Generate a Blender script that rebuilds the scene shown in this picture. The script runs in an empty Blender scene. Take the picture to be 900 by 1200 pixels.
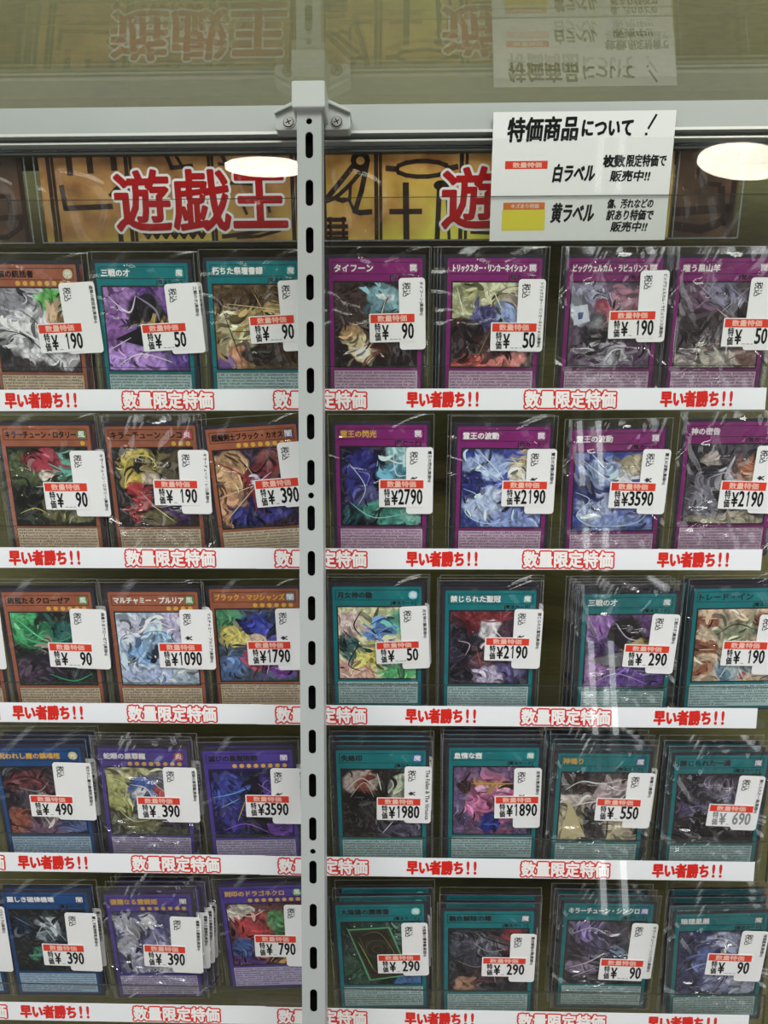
import bpy, math, random
from mathutils import Vector, Matrix, noise

random.seed(7)
SC = bpy.context.scene
COL = SC.collection
PI = math.pi

# ------------------------------------------------------------------ camera, world, light, exposure
cam_d = bpy.data.cameras.new('camera')
cam_d.sensor_fit = 'HORIZONTAL'
cam_d.sensor_width = 36.0
cam_d.lens = 36.0
cam_d.clip_start = 0.01
cam = bpy.data.objects.new('camera', cam_d)
COL.objects.link(cam)
CP, CR, CU, CF = (Vector(v) for v in ((0.0, -0.511439, 1.542796), (0.999701, 0.023532, -0.00657), (-0.001321, 0.320597, 0.947215), (-0.024396, 0.946923, -0.320533)))
cam.matrix_world = Matrix(((CR.x, CU.x, -CF.x, CP.x), (CR.y, CU.y, -CF.y, CP.y), (CR.z, CU.z, -CF.z, CP.z), (0, 0, 0, 1)))
SC.camera = cam

world = bpy.data.worlds.new('shop_air')
SC.world = world
world.use_nodes = True
bg = world.node_tree.nodes['Background']
bg.inputs[0].default_value = (0.97, 0.985, 1.0, 1)
bg.inputs[1].default_value = 1.7

def area_light(name, loc, target, size_x, size_y, watts, colour):
    d = bpy.data.lights.new(name, 'AREA')
    d.shape = 'RECTANGLE'
    d.size, d.size_y, d.energy, d.color = size_x, size_y, watts, colour
    o = bpy.data.objects.new(name, d)
    COL.objects.link(o)
    o.location = loc
    o.rotation_euler = (Vector(target) - Vector(loc)).to_track_quat('-Z', 'Y').to_euler()
    return o

area_light('overhead_key_light', (0.0, -0.62, 2.66), (0.0, -0.12, 1.3), 2.4, 0.5, 34.0, (0.98, 0.99, 1.0))  # soft key light added overhead to brighten the racks, no actual fixture

vs = SC.view_settings
vs.view_transform = 'Standard'
vs.look = 'None'
vs.exposure = 0.12
vs.gamma = 1.0
vs.use_curve_mapping = False
SC.cycles.transparent_max_bounces = 40
SC.cycles.max_bounces = 8
SC.cycles.sample_clamp_indirect = 4.0
SC.cycles.use_denoising = True
SC.cycles.caustics_reflective = False
SC.cycles.caustics_refractive = False

# ------------------------------------------------------------------ colours and materials
def lin(h, k=1.0):
    h = h.lstrip('#')
    out = []
    for i in (0, 2, 4):
        c = int(h[i:i + 2], 16) / 255
        c = c / 12.92 if c <= 0.04045 else ((c + 0.055) / 1.055) ** 2.4
        out.append(min(1.0, c * k))
    return tuple(out) + (1.0,)

class NT:
    def __init__(self, name):
        self.m = bpy.data.materials.new(name)
        self.m.use_nodes = True
        self.t = self.m.node_tree
        self.t.nodes.clear()
        self.out = self.t.nodes.new('ShaderNodeOutputMaterial')
    def n(self, kind, **kw):
        nd = self.t.nodes.new(kind)
        for k, v in kw.items():
            if k.startswith('i_'):
                key = k[2:]
                key = int(key) if key.isdigit() else key.replace('_', ' ')
                nd.inputs[key].default_value = v
            else:
                setattr(nd, k, v)
        return nd
    def l(self, a, b):
        self.t.links.new(a, b)

MATS = {}
def plain(name, h, rough=0.6, metal=0.0, spec=0.35, mottle=0.0, scale=60.0, k=1.0, coat=0.0):
    if name in MATS:
        return MATS[name]
    t = NT(name)
    b = t.n('ShaderNodeBsdfPrincipled')
    b.inputs['Base Color'].default_value = lin(h, k)
    b.inputs['Roughness'].default_value = rough
    b.inputs['Metallic'].default_value = metal
    b.inputs['Specular IOR Level'].default_value = spec
    b.inputs['Coat Weight'].default_value = coat
    b.inputs['Coat Roughness'].default_value = 0.12
    if mottle:
        tc = t.n('ShaderNodeTexCoord')
        nz = t.n('ShaderNodeTexNoise')
        nz.inputs['Scale'].default_value = scale
        nz.inputs['Detail'].default_value = 4
        t.l(tc.outputs['Object'], nz.inputs['Vector'])
        mr = t.n('ShaderNodeMapRange')
        mr.inputs['From Min'].default_value = 0.3
        mr.inputs['From Max'].default_value = 0.7
        mr.inputs['To Min'].default_value = 1 - mottle
        mr.inputs['To Max'].default_value = 1 + mottle
        t.l(nz.outputs['Fac'], mr.inputs['Value'])
        mx = t.n('ShaderNodeVectorMath', operation='SCALE')
        mx.inputs[0].default_value = lin(h, k)[:3]
        t.l(mr.outputs['Result'], mx.inputs['Scale'])
        t.l(mx.outputs['Vector'], b.inputs['Base Color'])
    t.l(b.outputs['BSDF'], t.out.inputs['Surface'])
    MATS[name] = t.m
    return t.m

def clear(name, tint, ior, rough, gain=1.0, bump=0.0, bscale=40.0, floor=0.0, crease=0.0):
    """thin clear sheet: lets light through, mirrors a little by Fresnel"""
    t = NT(name)
    tr = t.n('ShaderNodeBsdfTransparent')
    tr.inputs[0].default_value = (*tint, 1)
    gl = t.n('ShaderNodeBsdfGlossy')
    gl.inputs['Roughness'].default_value = rough
    gl.inputs['Color'].default_value = (1, 1, 1, 1)
    # Schlick's Fresnel, the same from both faces of the sheet
    f0 = ((ior - 1) / (ior + 1)) ** 2
    ge = t.n('ShaderNodeNewGeometry')
    dt = t.n('ShaderNodeVectorMath', operation='DOT_PRODUCT')
    t.l(ge.outputs['Normal'], dt.inputs[0]); t.l(ge.outputs['Incoming'], dt.inputs[1])
    ab = t.n('ShaderNodeMath', operation='ABSOLUTE'); t.l(dt.outputs['Value'], ab.inputs[0])
    om = t.n('ShaderNodeMath', operation='SUBTRACT'); om.inputs[0].default_value = 1.0; t.l(ab.outputs[0], om.inputs[1])
    pw = t.n('ShaderNodeMath', operation='POWER'); pw.inputs[1].default_value = 5.0; t.l(om.outputs[0], pw.inputs[0])
    ma = t.n('ShaderNodeMath', operation='MULTIPLY_ADD')
    ma.inputs[1].default_value = (1 - f0) * gain
    ma.inputs[2].default_value = f0 * gain + floor
    ma.use_clamp = True
    t.l(pw.outputs[0], ma.inputs[0])
    if bump:
        tc = t.n('ShaderNodeTexCoord')
        nz = t.n('ShaderNodeTexNoise')
        nz.inputs['Scale'].default_value = bscale
        nz.inputs['Detail'].default_value = 2
        nz.inputs['Distortion'].default_value = 1.2
        t.l(tc.outputs['Object'], nz.inputs['Vector'])
        bp = t.n('ShaderNodeBump')
        bp.inputs['Strength'].default_value = bump
        bp.inputs['Distance'].default_value = 0.004
        if crease:
            # sharp folds where the noise crosses its middle value
            sb = t.n('ShaderNodeMath', operation='SUBTRACT'); sb.inputs[1].default_value = .5; t.l(nz.outputs['Fac'], sb.inputs[0])
            aa = t.n('ShaderNodeMath', operation='ABSOLUTE'); t.l(sb.outputs[0], aa.inputs[0])
            cm = t.n('ShaderNodeMapRange'); cm.inputs['From Min'].default_value = 0; cm.inputs['From Max'].default_value = crease
            cm.inputs['To Min'].default_value = 1; cm.inputs['To Max'].default_value = 0
            cm.interpolation_type = 'SMOOTHSTEP'
            t.l(aa.outputs[0], cm.inputs['Value'])
            t.l(cm.outputs[0], bp.inputs['Height'])
        else:
            t.l(nz.outputs['Fac'], bp.inputs['Height'])
        t.l(bp.outputs['Normal'], gl.inputs['Normal'])
    mx = t.n('ShaderNodeMixShader')
    t.l(ma.outputs[0], mx.inputs['Fac'])
    t.l(tr.outputs[0], mx.inputs[1])
    t.l(gl.outputs[0], mx.inputs[2])
    t.l(mx.outputs[0], t.out.inputs['Surface'])
    MATS[name] = t.m
    return t.m

M_FILM = clear('clear_sleeve_film', (.985, .985, .985), 1.45, .07, .8, .5, 9.0, 0, .02)
M_FILM_CRINKLE = clear('crinkled_sleeve_film', (.97, .97, .97), 1.5, .06, 1.8, 1.0, 22.0, .012, .05)
M_GLASS = clear('showcase_glass', (.985, .99, .985), 1.5, .0, .7)
M_TOPGLASS = clear('glass_top', (.86, .88, .84), 1.5, .012, 1.2, 0, 1, .04)
M_ACRYL = clear('clear_acrylic', (.985, .99, .985), 1.49, .02, .9)
def seam_material(name, a, h):
    t = NT(name)
    tr = t.n('ShaderNodeBsdfTransparent')
    b = t.n('ShaderNodeBsdfPrincipled')
    b.inputs['Base Color'].default_value = lin(h)
    b.inputs['Roughness'].default_value = .2
    mx = t.n('ShaderNodeMixShader')
    mx.inputs['Fac'].default_value = a
    t.l(tr.outputs[0], mx.inputs[1]); t.l(b.outputs[0], mx.inputs[2]); t.l(mx.outputs[0], t.out.inputs['Surface'])
    return t.m
M_SEAM = seam_material('sleeve_seam', .38, '#b4b8c0')
M_ACRYL_EDGE = seam_material('acrylic_edge', .5, '#3c423a')

def art_material():
    t = NT('printed_picture')
    at = t.n('ShaderNodeAttribute', attribute_name='Col')
    b = t.n('ShaderNodeBsdfPrincipled')
    b.inputs['Roughness'].default_value = .45
    b.inputs['Specular IOR Level'].default_value = .3
    t.l(at.outputs['Color'], b.inputs['Base Color'])
    t.l(b.outputs[0], t.out.inputs['Surface'])
    return t.m
M_ART = art_material()

def olive_material():
    t = NT('olive_board')
    tc = t.n('ShaderNodeTexCoord')
    mp = t.n('ShaderNodeMapping'); mp.inputs['Scale'].default_value = (1, 6, 1)
    n1 = t.n('ShaderNodeTexNoise'); n1.inputs['Scale'].default_value = 90; n1.inputs['Detail'].default_value = 5
    n2 = t.n('ShaderNodeTexNoise'); n2.inputs['Scale'].default_value = 6; n2.inputs['Detail'].default_value = 3
    t.l(tc.outputs['Object'], mp.inputs['Vector']); t.l(mp.outputs[0], n1.inputs['Vector']); t.l(tc.outputs['Object'], n2.inputs['Vector'])
    ad = t.n('ShaderNodeMath', operation='ADD'); t.l(n1.outputs['Fac'], ad.inputs[0]); t.l(n2.outputs['Fac'], ad.inputs[1])
    cr = t.n('ShaderNodeValToRGB')
    cr.color_ramp.elements[0].position = .35; cr.color_ramp.elements[0].color = lin('#4a4720')
    cr.color_ramp.elements[1].position = .65; cr.color_ramp.elements[1].color = lin('#65612a')
    mu = t.n('ShaderNodeMath', operation='MULTIPLY'); mu.inputs[1].default_value = .5; t.l(ad.outputs[0], mu.inputs[0])
    t.l(mu.outputs[0], cr.inputs[0])
    b = t.n('ShaderNodeBsdfPrincipled'); b.inputs['Roughness'].default_value = .55
    t.l(cr.outputs[0], b.inputs['Base Color']); t.l(b.outputs[0], t.out.inputs['Surface'])
    return t.m
M_OLIVE = olive_material()

def papyrus_material(name, a, b_, c, ycol, amt=.55, reach=.05):
    t = NT(name)
    tc = t.n('ShaderNodeTexCoord')
    n1 = t.n('ShaderNodeTexNoise'); n1.inputs['Scale'].default_value = 55; n1.inputs['Detail'].default_value = 6
    n2 = t.n('ShaderNodeTexNoise'); n2.inputs['Scale'].default_value = 18; n2.inputs['Detail'].default_value = 2
    t.l(tc.outputs['Object'], n1.inputs['Vector']); t.l(tc.outputs['Object'], n2.inputs['Vector'])
    cr = t.n('ShaderNodeValToRGB')
    e = cr.color_ramp.elements
    e[0].position = .3; e[0].color = lin(a)
    e[1].position = .72; e[1].color = lin(c)
    m = e.new(.5); m.color = lin(b_)
    t.l(n1.outputs['Fac'], cr.inputs[0])
    mr = t.n('ShaderNodeMapRange'); mr.inputs['From Min'].default_value = .40; mr.inputs['From Max'].default_value = .54
    t.l(n2.outputs['Fac'], mr.inputs['Value'])
    mx = t.n('ShaderNodeMixRGB'); mx.inputs[2].default_value = lin(ycol)
    sx = t.n('ShaderNodeSeparateXYZ'); t.l(tc.outputs['Object'], sx.inputs[0])
    fy = t.n('ShaderNodeMapRange'); fy.inputs['From Min'].default_value = .0; fy.inputs['From Max'].default_value = reach
    fy.inputs['To Min'].default_value = 1; fy.inputs['To Max'].default_value = 0
    t.l(sx.outputs['Y'], fy.inputs['Value'])
    mz = t.n('ShaderNodeMath', operation='MULTIPLY'); t.l(mr.outputs[0], mz.inputs[0]); t.l(fy.outputs[0], mz.inputs[1])
    ml = t.n('ShaderNodeMath', operation='MULTIPLY'); ml.inputs[1].default_value = amt
    t.l(mz.outputs[0], ml.inputs[0]); t.l(ml.outputs[0], mx.inputs[0]); t.l(cr.outputs[0], mx.inputs[1])
    b = t.n('ShaderNodeBsdfPrincipled'); b.inputs['Roughness'].default_value = .4
    t.l(mx.outputs[0], b.inputs['Base Color']); t.l(b.outputs[0], t.out.inputs['Surface'])
    return t.m
M_PAPYRUS = papyrus_material('painted_papyrus', '#7a5030', '#ab7c48', '#cc9e62', '#d0bc54', .8, .03)
M_PAPYRUS_BRIGHT = papyrus_material('bright_painted_papyrus', '#9a6630', '#cc984e', '#e4ba74', '#ece45c', 1.0, .042)
M_PAPYRUS_DARK = papyrus_material('dark_painted_papyrus', '#30241c', '#4c3826', '#6a4c30', '#5a4028')
M_YELLOW_PATCH = plain('yellow_patch', '#d9c646', .5, mottle=.25, scale=60)
M_GLYPH = plain('dark_brown_ink', '#2c1a12', .5)
M_PAPER = plain('white_paper', '#f0f0ee', .6, spec=.25)
M_STRIP = plain('glossy_white_strip', '#eff1f4', .35, spec=.4)
M_LABEL = plain('white_sticker', '#f2f2f2', .5, spec=.25)
M_RED = plain('red_ink', '#d8281f', .5, spec=.2)
M_DRED = plain('deep_red_ink', '#b01217', .5, spec=.2)
M_BAND = plain('red_orange_band', '#e0412e', .5, spec=.2)
M_BANDTXT = plain('pale_band_print', '#f6c9b8', .5, spec=.2)
M_WHITEINK = plain('white_ink', '#f4f2f0', .5, spec=.2)
M_BLACK = plain('black_ink', '#141416', .5, spec=.2)
M_GREYINK = plain('grey_ink', '#5c5c60', .6, spec=.2)
M_FAINTINK = plain('faint_ink', '#8a8c90', .6, spec=.2)
M_ORANGE = plain('orange_band', '#e07a34', .5, spec=.2)
M_YELLOW = plain('yellow_sticker', '#e8d94a', .5, spec=.2)
M_GOLD = plain('gold_print', '#e0b04a', .35, spec=.5)
M_ALU = plain('silver_grey_metal', '#9fa3a1', .38, metal=.35, spec=.5, mottle=.03, scale=20)
M_ALUBRIGHT = plain('bright_metal_lip', '#d2d4cf', .3, metal=.4)
M_DARKCH = plain('dark_channel', '#4a4d4a', .45, metal=.3)
M_UPRIGHT = plain('light_grey_enamel', '#9da29f', .4, spec=.4)
M_SLOTDARK = plain('dark_slot_inside', '#0b0b0c', .8, spec=.1)
M_CAP = plain('pale_grey_plastic', '#b4b8b4', .45, spec=.4)
M_SCREW = plain('screw_steel', '#9a9c9a', .3, metal=.85)
M_CARDEDGE = plain('dark_card_border', '#33323c', .4, spec=.4)
M_DARKLINE = plain('dark_outline_print', '#26222a', .5)

FRAME = {
    'trap': (plain('magenta_card_print', '#862873', .38, mottle=.14, scale=70), plain('pink_text_print', '#d9b6d2', .45, mottle=.05), '#9c2f86'),
    'spell': (plain('teal_card_print', '#157a80', .38, mottle=.16, scale=70), plain('pale_teal_text_print', '#b6d2d2', .45, mottle=.05), '#137d80'),
    'monster': (plain('orange_brown_card_print', '#a26046', .38, mottle=.16, scale=90), plain('beige_text_print', '#dcc6a8', .45, mottle=.05), '#ad674c'),
    'fusion': (plain('violet_card_print', '#513f98', .38, mottle=.16, scale=70), plain('lavender_text_print', '#c4b8de', .45, mottle=.05), '#57439c'),
    'link': (plain('blue_card_print', '#1c4c84', .38, mottle=.18, scale=70), plain('pale_blue_text_print', '#aecbe4', .45, mottle=.05), '#1d5894'),
}

# ------------------------------------------------------------------ mesh helpers
_TXT = {}
def glyphs(s):
    """triangles of a line of lettering, scaled to a unit box"""
    if s in _TXT:
        return _TXT[s]
    c = bpy.data.curves.new('t', 'FONT')
    c.body = s
    c.resolution_u = 2
    o = bpy.data.objects.new('t', c)
    COL.objects.link(o)
    dg = bpy.context.evaluated_depsgraph_get()
    me = bpy.data.meshes.new_from_object(o.evaluated_get(dg), depsgraph=dg)
    vs_ = [(v.co.x, v.co.y) for v in me.vertices]
    fs = [tuple(p.vertices) for p in me.polygons]
    bpy.data.objects.remove(o)
    bpy.data.curves.remove(c)
    bpy.data.meshes.remove(me)
    x0 = min(v[0] for v in vs_); x1 = max(v[0] for v in vs_)
    y0 = min(v[1] for v in vs_); y1 = max(v[1] for v in vs_)
    w, h = x1 - x0, max(1e-6, y1 - y0)
    _TXT[s] = ([((x - x0) / w, (y - y0) / h) for x, y in vs_], fs, w / h)
    return _TXT[s]

class MB:
    """collects shapes (millimetres in a local plane) into ONE mesh"""
    def __init__(self):
        self.v, self.f, self.mi, self.mats = [], [], [], []
        self.col = None
        self.tf = None
    def m(self, mat):
        if mat not in self.mats:
            self.mats.append(mat)
        return self.mats.index(mat)
    def pt(self, x, y, z):
        if self.tf:
            x, y = self.tf(x, y)
        self.v.append((x / 1000, y / 1000, z / 1000))
        return len(self.v) - 1
    def rot(self, ox, oy, deg):
        c, s = math.cos(math.radians(deg)), math.sin(math.radians(deg))
        self.tf = lambda x, y: (ox + x * c - y * s, oy + x * s + y * c)
    def poly(self, pts, z, mat):
        self.f.append([self.pt(x, y, z) for x, y in pts]); self.mi.append(self.m(mat))
    def rect(self, x0, y0, x1, y1, z, mat):
        self.poly([(x0, y0), (x1, y0), (x1, y1), (x0, y1)], z, mat)
    def frame(self, x0, y0, x1, y1, t, z, mat):
        self.rect(x0, y0, x1, y0 + t, z, mat); self.rect(x0, y1 - t, x1, y1, z, mat)
        self.rect(x0, y0 + t, x0 + t, y1 - t, z, mat); self.rect(x1 - t, y0 + t, x1, y1 - t, z, mat)
    def slab(self, pts, z0, z1, mat, side=None):
        side = side or mat
        a = [self.pt(x, y, z0) for x, y in pts]
        b = [self.pt(x, y, z1) for x, y in pts]
        self.f.append(b); self.mi.append(self.m(mat))
        self.f.append(a[::-1]); self.mi.append(self.m(side))
        n = len(pts)
        for i in range(n):
            j = (i + 1) % n
            self.f.append([a[i], a[j], b[j], b[i]]); self.mi.append(self.m(side))
    def box(self, x0, y0, z0, x1, y1, z1, mat):
        self.slab([(x0, y0), (x1, y0), (x1, y1), (x0, y1)], z0, z1, mat)
    def ribbon(self, pts, w, z, mat):
        for (ax, ay), (bx, by) in zip(pts, pts[1:]):
            dx, dy = bx - ax, by - ay
            d = math.hypot(dx, dy) or 1
            nx, ny = -dy / d * w / 2, dx / d * w / 2
            ex, ey = dx / d * w * .35, dy / d * w * .35
            self.poly([(ax - ex + nx, ay - ey + ny), (ax - ex - nx, ay - ey - ny), (bx + ex - nx, by + ey - ny), (bx + ex + nx, by + ey + ny)], z, mat)
    def brush(self, pts, w, z, mat, sub=6):
        """a curved stroke that thins towards its ends"""
        p = [pts[0]] + list(pts) + [pts[-1]]
        q = []
        for i in range(1, len(p) - 2):
            for k in range(sub):
                t = k / sub
                q.append(tuple(.5 * ((2 * p[i][a]) + (-p[i - 1][a] + p[i + 1][a]) * t + (2 * p[i - 1][a] - 5 * p[i][a] + 4 * p[i + 1][a] - p[i + 2][a]) * t * t + (-p[i - 1][a] + 3 * p[i][a] - 3 * p[i + 1][a] + p[i + 2][a]) * t ** 3) for a in (0, 1)))
        q.append(tuple(pts[-1]))
        n = len(q)
        row = []
        for i in range(n):
            a, c = q[max(0, i - 1)], q[min(n - 1, i + 1)]
            dx, dy = c[0] - a[0], c[1] - a[1]
            d = math.hypot(dx, dy) or 1
            ww = w / 2 * (.15 + .95 * math.sin(PI * (.06 + .88 * i / (n - 1))))
            row.append((self.pt(q[i][0] - dy / d * ww, q[i][1] + dx / d * ww, z), self.pt(q[i][0] + dy / d * ww, q[i][1] - dx / d * ww, z)))
        for (a0, a1), (b0, b1) in zip(row, row[1:]):
            self.f.append([a0, a1, b1, b0]); self.mi.append(self.m(mat))
    def disc(self, cx, cy, r, z, mat, n=20, ry=None):
        ry = ry or r
        self.poly([(cx + r * math.cos(2 * PI * i / n), cy + ry * math.sin(2 * PI * i / n)) for i in range(n)], z, mat)
    def text(self, s, x, y, w, h, z, mat, bold=0.0, n=6, deg=0, slant=0.0):
        """lettering fitted into a w x h box whose lower left corner is (x, y); deg turns it about that corner"""
        vs_, fs, _ = glyphs(s)
        offs = [(0, 0)] + ([(bold * math.cos(2 * PI * i / n), bold * math.sin(2 * PI * i / n)) for i in range(n)] if bold else [])
        c, sn = math.cos(math.radians(deg)), math.sin(math.radians(deg))
        for k, (ox, oy) in enumerate(offs):
            base = len(self.v)
            zk = z + .004 * (len(offs) - 1 - k)
            for a, b in vs_:
                lx, ly = a * w + slant * b * h, b * h
                self.pt(x + lx * c - ly * sn + ox, y + lx * sn + ly * c + oy, zk)
            mi = self.m(mat)
            for f in fs:
                self.f.append([base + i for i in f]); self.mi.append(mi)
    def grid_dashes(self, x0, y0, x1, y1, rows, z, mat, rnd):
        ph = (y1 - y0) / rows
        for r in range(rows):
            yb = y1 - (r + 1) * ph
            x = x0
            end = x1 if r < rows - 1 else x0 + (x1 - x0) * rnd.uniform(.35, .95)
            while x < end - .5:
                w = rnd.uniform(.4, .8)
                hh = ph * rnd.uniform(.35, .62)
                y = yb + ph * rnd.uniform(.16, .3)
                self.rect(x, y, min(x + w, end), y + hh, z, mat)
                x += w + (rnd.uniform(.3, .55) if rnd.random() < .9 else 1.4)
    def build(self, name, parent=None, smooth=False):
        me = bpy.data.meshes.new(name)
        me.from_pydata(self.v, [], self.f)
        for mt in self.mats:
            me.materials.append(mt)
        me.polygons.foreach_set('material_index', self.mi)
        if smooth:
            me.polygons.foreach_set('use_smooth', [True] * len(me.polygons))
        if self.col is not None:
            at = me.color_attributes.new('Col', 'FLOAT_COLOR', 'POINT')
            at.data.foreach_set('color', [c for q in self.col for c in q])
        me.update()
        o = bpy.data.objects.new(name, me)
        COL.objects.link(o)
        if parent:
            o.parent = parent
        return o

def rounded(x0, y0, x1, y1, r, n=5):
    pts = []
    for cx, cy, a in ((x1 - r, y1 - r, 0), (x0 + r, y1 - r, 90), (x0 + r, y0 + r, 180), (x1 - r, y0 + r, 270)):
        for i in range(n + 1):
            t = math.radians(a + 90 * i / n)
            pts.append((cx + r * math.cos(t), cy + r * math.sin(t)))
    return pts

def tag(o, label=None, cat=None, group=None, kind=None):
    if label: o['label'] = label
    if cat: o['category'] = cat
    if group: o['group'] = group
    if kind: o['kind'] = kind
    return o

def empty(name, mat):
    o = bpy.data.objects.new(name, None)
    o.empty_display_size = .01
    COL.objects.link(o)
    o.matrix_world = mat
    return o

# the display leans back: u runs right, v up along it, w out towards the shopper (millimetres)
LEAN = math.radians(15.6)
CASE = Matrix.Translation((0, 0, 1.4)) @ Matrix.Rotation(PI / 2 - LEAN, 4, 'X')
def case_at(u, v, w, extra=None):
    m = CASE @ Matrix.Translation((u / 1000, v / 1000, w / 1000))
    return m @ extra if extra is not None else m
def upright_at(x, y, z, back=2.0, roll=0.0):
    """a sheet that stands on its lower edge, leaning back a little"""
    return Matrix.Translation((x, y, z)) @ Matrix.Rotation(math.radians(90 - back), 4, 'X') @ Matrix.Rotation(math.radians(roll), 4, 'Z')

# ------------------------------------------------------------------ the shop room
def room_plane(name, pts, mat, kind='structure'):
    me = bpy.data.meshes.new(name)
    n = len(pts) // 2
    me.from_pydata(pts, [], [(0, 1, 2, 3), (7, 6, 5, 4), (0, 4, 5, 1), (1, 5, 6, 2), (2, 6, 7, 3), (3, 7, 4, 0)])
    me.materials.append(mat)
    o = bpy.data.objects.new(name, me)
    COL.objects.link(o)
    o['kind'] = kind
    return o
def slab8(x0, y0, z0, x1, y1, z1):
    return [(x0, y0, z0), (x1, y0, z0), (x1, y1, z0), (x0, y1, z0), (x0, y0, z1), (x1, y0, z1), (x1, y1, z1), (x0, y1, z1)]
M_FLOOR = plain('grey_shop_floor', '#8f8a80', .5, mottle=.1, scale=4)
M_CEIL = plain('shop_ceiling', '#7d7a75', .8)
M_WALL = plain('shop_wall', '#5e5a54', .8)
room_plane('floor', slab8(-3, -4, -.05, 3, .62, 0), M_FLOOR)
room_plane('ceiling', slab8(-3, -4, 2.8, 3, .62, 2.85), M_CEIL)
room_plane('wall_front', slab8(-3, -4.05, 0, 3, -4, 2.8), M_WALL)
room_plane('wall_back', slab8(-3, .57, 0, 3, .62, 2.8), M_WALL)

# ------------------------------------------------------------------ display case: board, top rail, track, glass top
case = empty('display_case', case_at(0, 0, 0))
tag(case, 'olive-backed display case with a silver top rail behind the card racks', 'display case')
b = MB(); b.box(-420, -560, -6, 300, 420, 0, M_OLIVE); b.build('back_panel', case)
b = MB()
b.slab([(-420, 198.6), (300, 198.6), (300, 213.8), (-420, 213.8)], 42, 70, M_ALU)
b.box(-420, 197.0, 42, 300, 198.6, 70.8, M_ALUBRIGHT)
b.build('top_rail', case)
b = MB()
b.box(-420, 189.6, 40, 300, 197.2, 62, M_DARKCH)
b.box(-420, 193.2, 62, 300, 194.3, 68.5, M_ALUBRIGHT)
b.box(-420, 189.0, 40, 300, 190.2, 64.5, M_DARKCH)
b.build('door_track', case)
b = MB(); b.box(-420, 213.9, 2, 300, 216.5, 240, M_TOPGLASS)
b.build('glass_top', case)
M_CABINET = plain('dark_cabinet', '#2f302c', .5)
b = MB()
bb = room_plane('plinth', slab8(-.42, -.16, 0, .30, .05, .80), M_CABINET)
del bb['kind']
bb.parent = case
bb.matrix_parent_inverse = case.matrix_world.inverted()
for sx in (-.42, .28):
    q = room_plane('post', slab8(sx, -.16, .80, sx + .02, -.14, .86), M_CABINET)
    del q['kind']; q.parent = case; q.matrix_parent_inverse = case.matrix_world.inverted()

# front glass sheet
b = MB(); b.box(-420, -380, 0, 300, 189, 1.2, M_GLASS)
g = b.build('glass_pane'); g.matrix_world = case_at(0, 0, 79.5)
tag(g, 'clear glass sheet in front of the racks of cards', 'glass pane')

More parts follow.
